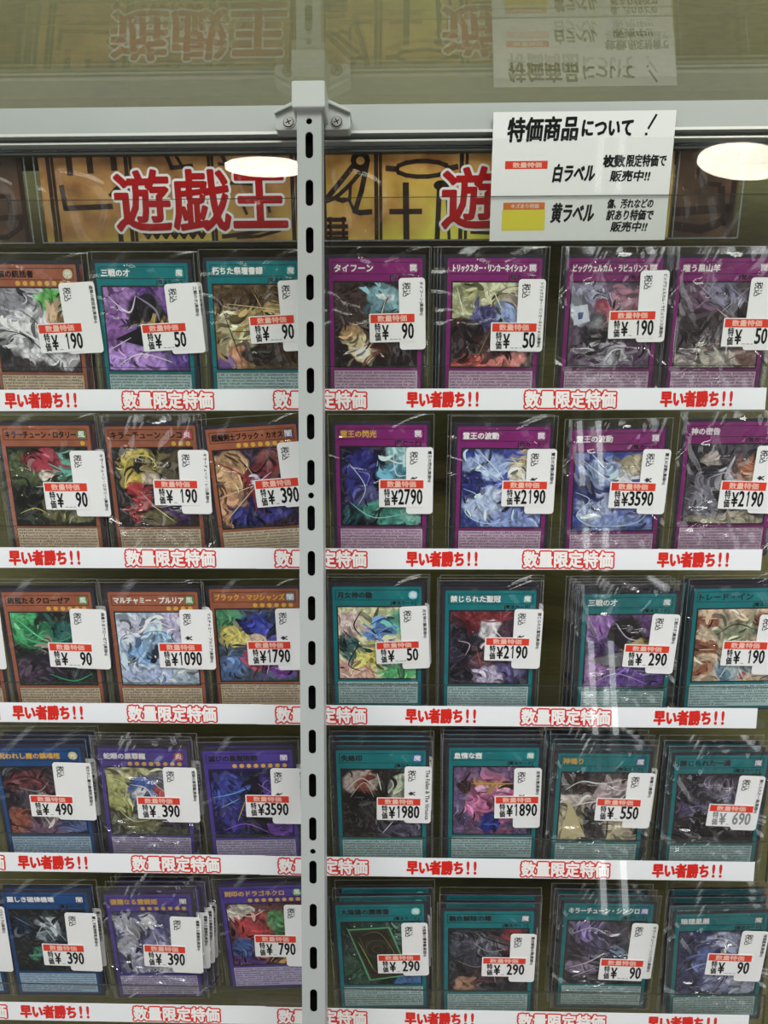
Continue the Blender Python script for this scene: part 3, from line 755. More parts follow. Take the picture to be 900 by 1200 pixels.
ART = {
'a1': A('monster', '虚無の統括者', 'k', '190', 8, '光', '#cfc9a0', ('#b9b9c2', [(.15, .15, .3, .2, '#8a8a94'), (.1, .85, .35, .25, '#2a2630'), (.55, .95, .6, .15, '#3a3438'), (.5, .55, .42, .3, '#e6e6ec'), (.8, .7, .25, .3, '#d9d9e0'), (.72, .15, .2, .14, '#58b44c'), (.74, .33, .1, .1, '#dcb490'), (.88, .45, .12, .12, '#9a7a4a')],
     [(LI, '#26242c', .7, [(.0, .5), (.3, .55), (.55, .75), (.75, .95)]), (LI, '#2a2a30', .6, [(.3, .25), (.5, .4), (.6, .6)]), (LI, '#f4f4f6', 1.6, [(.1, .4), (.45, .6), (.8, .9)])]),
    'orange-brown card with white robes and green tuft, 190 tag, far left of top row', 'orange-brown card tagged 190 in the top row'),
'b1': A('spell', '三戦の才', 'w', '50', 0, '魔', '#2f9a9a', ('#54307a', [(.2, .2, .3, .25, '#a777c4'), (.8, .2, .25, .3, '#7a4aa0'), (.35, .85, .5, .18, '#b68ae0'), (.1, .5, .15, .25, '#8d57a8'), (.55, .35, .25, .3, '#232028'), (.62, .5, .2, .2, '#b8983a'), (.85, .75, .2, .2, '#5a3690')],
     [(AQ, '#1c1a22', [(.1, .62), (.55, .42), (.7, .66), (.5, .72)]), (LI, '#d8cfe6', 1.2, [(.05, .1), (.3, .3), (.4, .1)]), (AQ, '#c9a848', [(.52, .5), (.72, .4), (.8, .62), (.66, .7)]), (LI, '#efe6f8', .8, [(.1, .95), (.4, .8), (.8, .9)]), (LI, '#8f88a0', 1.4, [(.4, .1), (.62, .25), (.68, .4)]), (LI, '#e8dcf4', .7, [(.02, .75), (.3, .6)])]),
    'teal card with purple and yellow blade art, 50 tag, second from left in top row', 'teal card tagged 50 in the top row'),
'c1': A('spell', '朽ちた祭壇書録', 'w', '90', 0, '魔', '#2f9a9a', ('#8a7042', [(.5, .12, .6, .14, '#5a4426'), (.3, .6, .25, .3, '#d2c794'), (.6, .35, .3, .15, '#b59a5c'), (.8, .75, .3, .3, '#4a3620'), (.3, .86, .12, .14, '#c98f6a'), (.1, .95, .14, .1, '#6a4a8a'), (.55, .85, .2, .1, '#2e2218')],
     [(LI, '#2a1c10', .6, [(.1, .3), (.3, .9)]), (LI, '#e8dcb0', .5, [(.15, .22), (.9, .3)]), (LI, '#3a2a16', .6, [(.3, .1), (.95, .25)]), (LI, '#c9b070', .6, [(.5, .1), (.7, .5)]), (LI, '#3a2a16', .5, [(.2, .55), (.45, .55)]), (LI, '#3a2a16', .5, [(.2, .65), (.48, .65)])]),
    'teal card with brown parchment and hand art, 90 tag, left of post in top row', 'teal parchment card tagged 90 in the top row'),
'd1': A('trap', 'タイフーン', 'w', '90', 0, '罠', '#9c4a8a', ('#261d1f', [(.2, .25, .25, .3, '#4a3a36'), (.62, .2, .22, .18, '#7fb6c4'), (.62, .18, .1, .07, '#dff2f4'), (.55, .4, .12, .2, '#5a8a98'), (.22, .62, .14, .1, '#b08a5a'), (.37, .78, .16, .16, '#f2dca8'), (.36, .8, .08, .1, '#fff6dc'), (.6, .7, .2, .12, '#6a4030'), (.85, .6, .2, .3, '#3a2a28')],
     [(LI, '#f4fbfb', .6, [(.62, .2), (.56, .4), (.5, .5), (.44, .65)]), (LI, '#fff2d8', .6, [(.3, .6), (.37, .8), (.5, .65)])]),
    'magenta card with lightning over glowing rock art, 90 tag, right of post in top row', 'magenta lightning card tagged 90 in the top row'),
'e1': A('trap', 'トリックスター・リンカーネイション', 'w', '50', 0, '罠', '#9c4a8a', ('#5c4e48', [(.5, .12, .6, .18, '#c9caa0'), (.2, .2, .2, .25, '#a8a878'), (.75, .3, .25, .2, '#b8a890'), (.45, .45, .22, .15, '#5a5a98'), (.7, .42, .18, .12, '#8aa0d0'), (.2, .65, .25, .2, '#2e2226'), (.6, .7, .3, .15, '#4a2a2c'), (.3, .95, .3, .08, '#b04a40'), (.7, .93, .25, .08, '#d87a70')],
     [('dots', '#b03a30', .7, 9), ('dots', '#f0e8d8', .35, 10), (LI, '#f2ead0', .7, [(.5, .1), (.6, .3)]), (LI, '#e0f0d8', .6, [(.05, .05), (.15, .4)]), (LI, '#1e1418', .8, [(.0, .95), (.3, .6), (.4, .4)]), (LI, '#8a7a50', .5, [(.3, .95), (.5, .5)])]),
    'magenta card with flowers and violet figure art, 50 tag, third from right in top row', 'magenta flower card tagged 50 in the top row'),
'f1': A('trap', 'ビッグウェルカム・ラビュリンス', 'w', '190', 0, '罠', '#9c4a8a', ('#6b5870', [(.2, .15, .3, .15, '#9a9ab8'), (.12, .38, .13, .16, '#cbd6ea'), (.45, .3, .14, .1, '#a84a60'), (.7, .2, .25, .15, '#b07a90'), (.35, .6, .25, .22, '#332a38'), (.7, .85, .15, .1, '#d8d8dc'), (.5, .85, .15, .15, '#a8a0b0'), (.85, .6, .2, .3, '#5a4060')],
     [(AQ, '#dfe6f2', [(.03, .28), (.2, .25), (.24, .45), (.05, .5)]), (AQ, '#3a4a90', [(.09, .35), (.16, .34), (.15, .42), (.1, .43)]), (LI, '#e8e8ec', 1.0, [(.45, .95), (.55, .8), (.7, .78)]), (LI, '#c06a80', .8, [(.4, .2), (.6, .35), (.8, .2)])]),
    'magenta card with pale machine art, 190 tag, second from right in top row', 'magenta card tagged 190 in the top row', crinkle=True),
'g1': A('trap', '嗤う黒山羊', 'w', '50', 0, '罠', '#9c4a8a', ('#54454f', [(.4, .15, .4, .15, '#7a7690'), (.15, .15, .15, .2, '#6a4a68'), (.7, .4, .3, .2, '#3c3038'), (.3, .6, .3, .15, '#463842'), (.55, .92, .6, .12, '#bcb4a8'), (.9, .8, .2, .15, '#8a6a62')],
     [(LI, '#a8a4bc', .6, [(.2, .02), (.6, .35)]), (LI, '#a8a4bc', .6, [(.5, .02), (.2, .3)]), (LI, '#a8a4bc', .6, [(.55, .02), (.9, .3)]), (LI, '#a8a4bc', .6, [(.85, .02), (.5, .35)]), (LI, '#d0b0a8', .9, [(.45, .3), (.62, .42), (.78, .46)]), (LI, '#a07868', .7, [(.3, .78), (.5, .74), (.52, .6)]), (LI, '#8a5a50', .8, [(.6, .95), (.8, .85), (1, .95)])]),
    'magenta card with chain and wire fence art, 50 tag, rightmost of top row', 'magenta chain card tagged 50 in the top row', crinkle=True),
'a2': A('monster', 'キラーチューン・ロタリー', 'k', '90', 1, '風', '#4a8a4a', ('#23291f', [(.2, .3, .22, .25, '#4a5a34'), (.65, .25, .25, .18, '#5fb09c'), (.8, .45, .2, .15, '#3a8a7a'), (.42, .15, .25, .12, '#9c2c40'), (.44, .36, .1, .1, '#ecdccb'), (.15, .7, .2, .2, '#141816'), (.6, .75, .25, .2, '#6a6a40'), (.85, .8, .2, .15, '#7a7a50')],
     [(LI, '#c8c878', .7, [(.05, .85), (.25, .78), (.4, .85)]), (LI, '#e0e8d8', .6, [(.3, .5), (.6, .48)]), ('dots', '#d8d8a0', .6, 10), (LI, '#74c8b4', 1.2, [(.5, .2), (.75, .3), (.95, .2)])]),
    'orange-brown card with teal hair and pink art, 90 tag, leftmost of second row', 'orange-brown card tagged 90 in the second row'),
'b2': A('monster', 'キラーチューン・レコ', 'k', '190', 3, '炎', '#c84a6a', ('#2a2526', [(.3, .25, .28, .22, '#cbb53c'), (.35, .2, .14, .1, '#1c1a18'), (.47, .4, .1, .1, '#e4d2ba'), (.55, .2, .2, .15, '#8a7a40'), (.3, .62, .1, .2, '#b02c32'), (.2, .88, .12, .1, '#b02c32'), (.75, .75, .25, .2, '#4a3060'), (.8, .3, .2, .25, '#5c5238'), (.5, .9, .2, .1, '#6a6040')],
     [(LI, '#e8dc7a', 1.0, [(.1, .35), (.2, .12), (.45, .1), (.55, .25)]), (LI, '#16120e', 1.0, [(.2, .3), (.3, .2), (.42, .2)]), (LI, '#d8b0c0', .6, [(.3, .55), (.5, .75), (.8, .7)]), (LI, '#f0e8a0', .6, [(.4, .7), (.7, .95)])]),
    'orange-brown card with yellow swirl art, 190 tag, second from left in second row', 'orange-brown card tagged 190 in the second row', crinkle=True),
'c2': A('monster', '超魔剣士ブラック・カオス', 'k', '390', 8, '闇', '#4a4a90', ('#3a2440', [(.2, .25, .25, .25, '#c49a6c'), (.1, .7, .2, .25, '#b0805a'), (.75, .2, .25, .2, '#8a4a48'), (.5, .4, .2, .25, '#7a2a34'), (.5, .45, .08, .1, '#c4c8e4'), (.6, .75, .3, .2, '#3a3a90'), (.3, .85, .2, .15, '#2a2a70')],
     [(LI, '#a03034', 1.5, [(.05, .15), (.4, .4), (.45, .8)]), (LI, '#902c3c', 1.5, [(.95, .1), (.6, .4), (.55, .85)]), (LI, '#e8d4a0', .6, [(.5, .45), (.0, .6)]), (LI, '#e8d4a0', .6, [(.5, .45), (.05, .9)]), (LI, '#d8c8e8', .7, [(.4, .5), (.7, .3)]), (LI, '#1c1020', 1.2, [(.3, .1), (.5, .3), (.7, .1)]), (LI, '#e0c8a0', .5, [(.5, .4), (.3, .02)])]),
    'tilted orange-brown card with red spiked art, 390 tag, left of post in second row', 'tilted orange-brown card'),
'd2': A('trap', '霊王の閃光', 'g', '2790', 0, '罠', '#9c4a8a', ('#1b1932', [(.25, .35, .2, .3, '#34348c'), (.8, .15, .25, .18, '#a8dce2'), (.7, .35, .2, .15, '#5aa0b8'), (.3, .65, .25, .12, '#54548c'), (.6, .85, .4, .15, '#3f9a88'), (.9, .8, .15, .2, '#7ac0b0'), (.12, .85, .15, .15, '#1f5a60')],
     [(LI, '#e8f4f4', 1.0, [(.5, .1), (.75, .2), (.95, .05)]), (LI, '#d8f0f0', .7, [(.65, .02), (.7, .35), (.95, .3)]), (LI, '#9adcc8', .7, [(.1, .7), (.4, .9), (.8, .85)]), (LI, '#c8d8e8', .6, [(.1, .2), (.3, .5), (.2, .75)]), (LI, '#8a8ad0', .6, [(.2, .3), (.35, .35), (.3, .5)])]),
    'magenta card with dark blue storm art, 2790 tag, right of post in second row', 'magenta card tagged 2790'),
'e2': A('trap', '霊王の波動', 'w', '2190', 0, '罠', '#9c4a8a', ('#36479c', [(.35, .22, .32, .18, '#9cb6ea'), (.75, .2, .22, .2, '#cbb98a'), (.7, .35, .15, .15, '#e4dcc0'), (.3, .7, .26, .2, '#b6c8f0'), (.75, .7, .22, .2, '#5a74c8'), (.1, .45, .14, .18, '#1c2870'), (.6, .9, .4, .1, '#8aa0e0')],
     [(LI, '#dfeafc', .8, [(.1, .1), (.35, .3), (.5, .4)]), (LI, '#dfeafc', .8, [(.2, .02), (.42, .25), (.52, .38)]), (LI, '#bfe0f8', .8, [(.02, .5), (.2, .6), (.05, .8), (.3, .95), (.7, .9)]), (LI, '#f4f0e0', .6, [(.6, .1), (.8, .3)]), (LI, '#1c2460', .7, [(.5, .45), (.7, .6)])]),
    'magenta card with pale blue winged art, 2190 tag, third from right in second row', 'magenta winged card tagged 2190 in the second row'),
'f2': A('trap', '霊王の波動', 'w', '3590', 0, '罠', '#9c4a8a', ('#3f4fa4', [(.35, .22, .32, .18, '#98b0e0'), (.75, .15, .2, .18, '#c0b490'), (.3, .7, .28, .2, '#b0c0ec'), (.75, .7, .22, .2, '#566cc0'), (.1, .45, .14, .18, '#25307a'), (.6, .35, .16, .1, '#f0f2fa'), (.6, .9, .4, .1, '#8298d8')],
     [(LI, '#eef4ff', 1.0, [(.45, .45), (.62, .34), (.8, .45)]), (LI, '#dfeafc', .8, [(.1, .1), (.35, .3), (.5, .4)]), (LI, '#dfeafc', .8, [(.2, .02), (.42, .25)]), (LI, '#c8e0f8', .9, [(.02, .5), (.2, .6), (.05, .8), (.3, .95), (.8, .9), (.95, .7)]), (LI, '#f4f0e0', .6, [(.7, .1), (.85, .3)])]),
    'magenta card with pale blue winged art and white flash, 3590 tag, second row right', 'magenta winged card tagged 3590 in the second row', crinkle=True),
'g2': A('trap', '神の密告', 'w', '2190', 0, '罠', '#9c4a8a', ('#57535e', [(.15, .15, .25, .2, '#2c2a32'), (.3, .2, .1, .1, '#b8aca4'), (.8, .3, .2, .2, '#a0603c'), (.82, .42, .1, .1, '#dcc0a8'), (.45, .45, .2, .16, '#c6c6d0'), (.3, .7, .2, .25, '#8a8a98'), (.6, .75, .2, .25, '#46424a'), (.5, .95, .5, .08, '#b0a890')],
     [(LI, '#e0e0e8', .7, [(.3, .4), (.5, .35), (.6, .5)]), (LI, '#2a262e', .8, [(.4, .95), (.5, .6), (.4, .5)]), (LI, '#c8b8a0', .6, [(.7, .2), (.9, .3), (.95, .5)])]),
    'magenta card with grey robed figures art, 2190 tag, rightmost of second row', 'magenta robed-figures card', crinkle=True),
'a3': A('monster', '絢嵐たるクローゼア', 'k', '90', 6, '風', '#4a9a4a', ('#1c2c26', [(.15, .2, .25, .25, '#34b068'), (.4, .3, .25, .2, '#1f7a4c'), (.75, .25, .25, .2, '#1c6a64'), (.5, .75, .5, .2, '#2a2438'), (.9, .6, .2, .2, '#2a8a5a'), (.4, .45, .08, .08, '#c0b0a0'), (.15, .8, .2, .15, '#46304a')],
     [(LI, '#5cd890', 1.2, [(.05, .05), (.3, .3), (.45, .4)]), (LI, '#48c080', 1.2, [(.0, .3), (.3, .4), (.45, .42)]), (LI, '#2f9a68', 1.2, [(.95, .15), (.7, .35), (.5, .4)]), (LI, '#2fae70', .9, [(.4, .85), (.7, .95), (.95, .85)]), ('dots', '#a890a8', .35, 16)]),
    'orange-brown card with green wings on night art, 90 tag, leftmost of third row', 'orange-brown card tagged 90 in the third row'),
'b3': A('monster', 'マルチャミー・プルリア', 'w', '1090', 4, '風', '#4a9a4a', ('#bcd2e8', [(.2, .2, .2, .2, '#d8d8f0'), (.75, .2, .2, .2, '#c6c0e6'), (.5, .48, .28, .24, '#9ec8ee'), (.25, .6, .12, .14, '#7fb0e0'), (.85, .7, .2, .2, '#cfe4f2'), (.4, .88, .35, .1, '#a8b8e0'), (.42, .56, .07, .08, '#24344e'), (.6, .62, .1, .06, '#e8f0fa')],
     [(LI, '#5a80b8', .6, egg(.5, .48, .27, .23)), (LI, '#6a90c8', .6, egg(.15, .42, .12, .13)), (LI, '#7a98cc', .5, [(.05, .75), (.3, .7), (.45, .85)]), (LI, '#f8fafe', .8, [(.3, .2), (.5, .12), (.7, .2)]), ('dots', '#eef4fc', .7, 20), ('dots', '#6a88c0', .35, 14)]),
    'orange-brown card with pale blue bubble art, 1090 tag, third row left', 'orange-brown card tagged 1090 in the third row'),
'c3': A('monster', 'ブラック・マジシャンズ', 'g', '1790', 6, '闇', '#4a8a9a', ('#46586c', [(.2, .2, .25, .2, '#4a9a68'), (.8, .15, .25, .18, '#2a3a5a'), (.45, .22, .2, .16, '#3a48b4'), (.22, .38, .2, .14, '#e2d262'), (.5, .42, .1, .1, '#eccdb0'), (.45, .7, .18, .18, '#d0486e'), (.15, .8, .2, .18, '#5a80b8'), (.8, .8, .2, .2, '#8a4ab4'), (.75, .5, .15, .15, '#6a58c0')],
     [(LI, '#f0e070', 1.0, [(.3, .3), (.12, .42), (.05, .35)]), (LI, '#2c3890', 1.6, [(.3, .3), (.5, .12), (.7, .3)]), (LI, '#f0d0b8', .9, [(.5, .5), (.65, .65), (.6, .9)]), (LI, '#c8b0f0', .8, [(.6, .8), (.8, .7), (.95, .85)]), (LI, '#141830', 1.4, [(.62, .35), (.9, .05)])]),
    'orange-brown card with blue and yellow art, 1790 tag, left of post in third row', 'orange-brown card tagged 1790 in the third row', side='ブラック(ウルトラ)'),
'd3': A('spell', '月女神の鏃', 'd', '50', 0, '魔', '#7ad0e8', ('#dfe2a8', [(.15, .2, .15, .2, '#e8c8c0'), (.55, .3, .22, .2, '#5a90da'), (.85, .2, .2, .2, '#6ad0b0'), (.12, .55, .14, .2, '#3a6a6a'), (.4, .65, .25, .16, '#f2e464'), (.55, .45, .08, .07, '#f0dcc4'), (.2, .9, .3, .14, '#e8b0a0'), (.8, .92, .3, .1, '#58c878'), (.75, .7, .2, .15, '#90d8b0')],
     [(LI, '#1c2a34', 1.0, [(.02, .55), (.25, .5), (.12, .8), (.3, .9)]), (LI, '#1a242c', .9, [(.3, .05), (.2, .25), (.3, .4)]), (LI, '#fff4a0', 1.0, [(.3, .55), (.55, .62), (.75, .8)]), (LI, '#2c4a9a', .9, [(.4, .25), (.6, .15), (.75, .3)]), (LI, '#8ab8f0', .9, [(.45, .4), (.7, .25), (.9, .35)]), (LI, '#b08a28', .8, [(.3, .8), (.5, .95)]), (LI, '#20303a', .8, [(.05, .3), (.15, .42)])]),
    'teal card with pastel yellow and blue art, 50 tag, right of post in third row', 'teal pastel card tagged 50 in the third row'),
'e3': A('spell', '禁じられた聖冠', 'w', '2190', 0, '魔', '#2f9a9a', ('#383048', [(.4, .12, .4, .12, '#7a2430'), (.55, .28, .16, .16, '#dcd6dc'), (.2, .4, .16, .16, '#241e30'), (.75, .3, .15, .2, '#4a3040'), (.45, .6, .2, .15, '#6a4450'), (.5, .9, .22, .14, '#c6b8d6'), (.15, .85, .2, .15, '#1c1624'), (.8, .75, .2, .2, '#5a5286')],
     [(LI, '#c8b8c8', .7, [(.1, .4), (.25, .45), (.2, .6)]), (LI, '#a03840', .8, [(.3, .05), (.5, .14), (.8, .08)]), (LI, '#efe8f0', .8, [(.5, .2), (.65, .35)]), (LI, '#a090c0', .8, [(.3, .95), (.45, .75), (.55, .95)]), (LI, '#b06048', .8, [(.35, .55), (.4, .75)])]),
    'teal card with white veiled figure art, 2190 tag, third row middle', 'teal card tagged 2190 in the third row'),
'f3': A('spell', '三戦の才', 'w', '290', 0, '魔', '#2f9a9a', ('#48296c', [(.15, .15, .2, .2, '#9a68b8'), (.8, .15, .25, .25, '#7a5090'), (.35, .85, .5, .18, '#6a44a0'), (.5, .3, .22, .25, '#3a3640'), (.6, .45, .2, .16, '#a8944a'), (.85, .7, .2, .25, '#5c4090'), (.1, .75, .15, .2, '#a070b0')],
     [(AQ, '#77767e', [(-.0, .62), (.45, .5), (.6, .66), (.4, .7)]), (AQ, '#1e1c22', [(.3, .1), (.55, .02), (.7, .3), (.5, .5), (.25, .3)]), (AQ, '#b8a450', [(.48, .42), (.68, .3), (.78, .5), (.6, .58)]), (LI, '#c8c0d0', .8, [(.35, .1), (.5, .3), (.7, .35)]), (LI, '#c8a8e8', .7, [(.1, .95), (.4, .8), (.8, .95)])]),
    'teal card with purple and grey blade art, 290 tag, second from right in third row', 'teal blade card tagged 290 in the third row', crinkle=True),
'g3': A('spell', 'トレード・イン', 'd', '190', 0, '魔', '#3aa0a0', ('#cbb394', [(.15, .12, .15, .08, '#8e5034'), (.15, .55, .15, .08, '#8e5034'), (.12, .85, .14, .08, '#9a5c3c'), (.85, .12, .15, .08, '#8e5034'), (.5, .3, .3, .14, '#8c9274'), (.5, .48, .2, .1, '#c2c69c'), (.6, .6, .25, .1, '#6a7458'), (.5, .85, .25, .14, '#a2b6ba'), (.4, .88, .1, .1, '#6a90a8'), (.62, .9, .06, .08, '#b04440')],
     [(LI, '#4a4030', .8, [(.25, .35), (.5, .2), (.8, .32)]), (LI, '#5a5440', .8, [(.25, .5), (.5, .62), (.8, .5)]), (LI, '#e0d0b0', .8, [(.05, .12), (.25, .12)]), (LI, '#e0d0b0', .8, [(.05, .55), (.25, .55)]), (LI, '#d8e4e4', .8, [(.35, .95), (.45, .75)]), (LI, '#d8e4e4', .8, [(.65, .95), (.55, .75)])]),
    'teal card with beige shell and brown beans art, 190 tag, rightmost of third row', 'teal beige-art card tagged 190 in the third row', faded=False),
'a4': A('link', '呪われし魔の鎮魂棺', 'g', '490', 0, '光', '#c8c080', ('#1e1a28', [(.4, .25, .35, .2, '#6a3238'), (.75, .2, .2, .2, '#3a2a34'), (.5, .6, .2, .2, '#bcb4ae'), (.3, .5, .15, .15, '#4a4450'), (.5, .9, .5, .12, '#7a5874'), (.9, .8, .2, .2, '#5a6aa0'), (.1, .8, .15, .2, '#8a4a3a')],
     [(LI, '#d8d0cc', .9, [(.35, .5), (.5, .65), (.7, .55)]), (LI, '#9a8a8c', 1.0, [(.2, .3), (.45, .35), (.6, .2)]), (LI, '#e0dce0', .7, [(.45, .7), (.55, .9)]), (LI, '#0e0c14', 1.0, [(.15, .15), (.4, .15), (.6, .3)])]),
    'blue card with dark red and bone art, 490 tag, leftmost of fourth row', 'blue card tagged 490', crinkle=False),
'b4': A('fusion', '蛇眼の原罪龍', 'w', '390', 8, '炎', '#c84a3a', ('#484c40', [(.15, .35, .18, .3, '#b4b666'), (.3, .1, .25, .1, '#c8c48a'), (.5, .35, .2, .2, '#4468b8'), (.45, .4, .1, .1, '#e0e4ea'), (.72, .4, .15, .15, '#b03c42'), (.4, .8, .3, .15, '#6c6a44'), (.85, .75, .2, .2, '#3a3048'), (.75, .15, .2, .12, '#8a8a98')],
     [(LI, '#f0eef0', .9, [(.3, .25), (.5, .3), (.6, .5)]), (LI, '#d8d8a0', .8, [(.1, .6), (.3, .8), (.6, .75)]), (LI, '#e4e4b0', .8, [(.05, .15), (.25, .25), (.2, .5)]), (LI, '#1c1a20', 1.0, [(.4, .5), (.6, .65), (.5, .8)]), (LI, '#e8d8d0', .7, [(.6, .2), (.75, .35), (.9, .3)])]),
    'violet card with yellow and blue coiled art, 390 tag, fourth row second from left', 'violet coiled-art card', crinkle=True),
'c4': A('fusion', '滅びの黒魔術師', 'd', '3590', 8, '闇', '#6a4ab0', ('#1b1a52', [(.2, .3, .25, .25, '#3a44a0'), (.55, .35, .2, .25, '#141020'), (.8, .3, .2, .25, '#4a3494'), (.25, .7, .2, .2, '#2c2a78'), (.6, .75, .25, .2, '#181430'), (.85, .8, .2, .2, '#6a3ca0')],
     [(LI, '#6ab4ec', .8, [(.0, .4), (.25, .35), (.5, .25)]), (LI, '#8ac8f4', .6, [(.1, .55), (.35, .42)]), (LI, '#c8b048', .7, [(.3, .75), (.42, .45)]), (LI, '#b884e8', .8, [(.6, .2), (.85, .45), (.7, .7)]), (LI, '#9a5ad8', .8, [(.1, .9), (.4, .8), (.7, .95)]), (LI, '#0c0a18', 1.4, [(.4, .2), (.55, .5), (.7, .95)])]),
    'violet card with dark blue armoured art, 3590 tag, left of post in fourth row', 'violet armoured-art card in the fourth row'),
'd4': A('spell', '失烙印', 'd', '1980', 0, '魔', '#4a70d0', ('#26211f', [(.25, .2, .24, .18, '#b0a098'), (.3, .25, .1, .1, '#8e4430'), (.85, .2, .22, .2, '#bccbaa'), (.75, .4, .15, .15, '#8a8a78'), (.3, .5, .2, .2, '#141012'), (.4, .7, .3, .2, '#2a2428'), (.75, .85, .3, .18, '#565068'), (.5, .5, .1, .1, '#585448')],
     [(LI, '#e0d4cc', .8, [(.05, .3), (.25, .12), (.45, .3)]), (LI, '#c8bcb4', .7, [(.1, .4), (.28, .18), (.4, .4)]), (LI, '#e8f0d8', .8, [(.45, .05), (.5, .3)]), (LI, '#a05a40', .7, [(.2, .2), (.3, .35)]), (LI, '#d0d0d8', .7, [(.5, .95), (.65, .75)]), ('dots', '#8a84a0', .3, 14)]),
    'teal card with pale hair on black art, 1980 tag, right of post in fourth row', 'teal card tagged 1980', side='The Fallen & The Virtuous'),
'e4': A('spell', '怠惰な壺', 'w', '1890', 0, '魔', '#2f9a9a', ('#5a4a74', [(.5, .1, .6, .12, '#7a5a84'), (.5, .5, .34, .36, '#cc6c9e'), (.5, .14, .12, .08, '#a85a80'), (.5, .24, .26, .05, '#c09048'), (.16, .27, .14, .08, '#3a2226'), (.84, .3, .14, .08, '#3a2226'), (.36, .34, .09, .06, '#e8a8c8'), (.64, .34, .09, .06, '#e8a8c8'), (.45, .82, .14, .14, '#232c80'), (.5, .97, .4, .05, '#8a4a70')],
     [(LI, '#5a2a48', .8, [(.28, .38), (.44, .36)]), (LI, '#5a2a48', .8, [(.58, .36), (.74, .4)]), (LI, '#7a3a60', .9, [(.42, .5), (.48, .42), (.52, .5)]), (LI, '#d8a860', .9, [(.22, .24), (.8, .24)]), (LI, '#4a64d0', 1.2, [(.38, .85), (.54, .85)]), ('dots', '#c8a0c8', .35, 26)]),
    'teal card with large pink jar art on violet, 1890 tag, fourth row middle', 'teal card tagged 1890'),
'f4': A('spell', '神鳴り', 'g', '550', 0, '魔', '#3a60a0', ('#3a3438', [(.5, .12, .6, .1, '#4a3c3c'), (.65, .25, .25, .16, '#c8b4b8'), (.2, .4, .25, .12, '#d8c8c0'), (.4, .5, .3, .1, '#c8bcb8'), (.12, .75, .2, .25, '#cdbf96'), (.5, .7, .16, .16, '#2a2628'), (.75, .8, .2, .2, '#cdbf9c'), (.85, .4, .15, .15, '#6a5a5c')],
     [(LI, '#f8f0f4', .8, [(.05, .25), (.25, .12), (.5, .15), (.8, .08)]), (LI, '#f8f0f4', .7, [(.5, .12), (.75, .25), (.95, .1)]), (LI, '#fff4f8', 1.1, [(.1, .5), (.4, .42), (.7, .4), (.85, .25)]), (AQ, '#d8ca9c', [(.03, .95), (.12, .4), (.25, .7), (.35, .95)]), (LI, '#1c1a1c', .9, [(.4, .75), (.7, .75)]), (LI, '#1c1a1c', .9, [(.4, .85), (.7, .85)]), (LI, '#1c1a1c', 1.0, [(.45, .65), (.45, 1)]), (LI, '#1c1a1c', 1.0, [(.62, .65), (.62, 1)]), (LI, '#e8dcb4', .9, [(.6, 1), (.8, .7)])]),
    'teal card with white lightning over buildings art, 550 tag, fourth row second from right', 'teal card tagged 550', crinkle=True),
'g4': A('spell', '禁じられた一滴', 'd', '690', 0, '魔', '#3a6a80', ('#282230', [(.6, .2, .3, .15, '#5c546c'), (.65, .3, .12, .1, '#8a88a0'), (.2, .5, .2, .1, '#5a4e78'), (.5, .7, .4, .2, '#1e1826'), (.45, .5, .12, .1, '#746c8c'), (.85, .55, .15, .3, '#342c3e')],
     [(LI, '#a8a4c0', .7, [(.6, .05), (.65, .25), (.6, .4)]), (LI, '#8a84a8', .6, [(.1, .5), (.3, .45), (.45, .55)]), ('dots', '#9c98b4', .4, 20)]),
    'teal card with dim black and grey art, pale 690 tag, rightmost of fourth row', 'teal card tagged 690', faded=True, crinkle=True),
'a5': A('link', '麗しき磁律機壊', 'w', '390', 0, '闇', '#50507a', ('#101a22', [(.5, .3, .18, .2, '#8494a0'), (.5, .2, .08, .08, '#c4ccd0'), (.6, .5, .2, .15, '#4a5a68'), (.35, .72, .22, .16, '#38846c'), (.15, .3, .14, .2, '#1c3048'), (.85, .6, .2, .3, '#22384e'), (.6, .9, .4, .1, '#16302e')],
     [(LI, '#b0bcc4', .8, [(.3, .45), (.48, .2), (.7, .5)]), (LI, '#d0d8dc', .6, [(.45, .3), (.55, .5)]), (LI, '#5ab090', .7, [(.2, .8), (.4, .7), (.55, .8)]), (LI, '#6a8aa8', .7, [(.05, .1), (.25, .25)]), (LI, '#6a8aa8', .7, [(.95, .1), (.75, .25)])]),
    'blue card with pale spiky figure in dark water art, 390 tag, left of bottom row', 'blue card tagged 390 in the bottom row'),
'b5': A('fusion', '優麗なる霊鏡姫', 'g', '390', 7, '闇', '#40406a', ('#484880', [(.15, .2, .16, .16, '#c6c6d6'), (.45, .12, .12, .1, '#dcdce6'), (.15, .55, .14, .16, '#c0c0d2'), (.25, .85, .2, .12, '#a8a8c4'), (.55, .5, .18, .25, '#8484b4'), (.7, .85, .25, .14, '#d4d4e4'), (.85, .3, .2, .25, '#5a5890'), (.4, .35, .1, .1, '#30305c')],
     [('dots', '#e8e8f0', 1.3, 22), ('dots', '#38386a', .9, 14), (LI, '#e4e4f0', .8, [(.4, .5), (.6, .75), (.9, .8)]), (LI, '#d8d8ec', .8, [(.5, .3), (.55, .55), (.45, .8)])]),
    'violet card with white blossom art in crinkled sleeve, 390 tag, front of bottom row', 'violet blossom-art card', crinkle=True),
'c5': A('fusion', '刻印のドラゴネクロ', 'g', '790', 8, '風', '#58b060', ('#6a3a42', [(.2, .15, .25, .12, '#c8c0b4'), (.35, .4, .25, .22, '#bc3a42'), (.75, .3, .25, .2, '#4c8a50'), (.15, .7, .18, .2, '#3e5c9c'), (.5, .75, .2, .2, '#b0503a'), (.75, .85, .25, .14, '#e4a844'), (.9, .6, .14, .2, '#d8c860'), (.2, .92, .2, .1, '#5a3a80')],
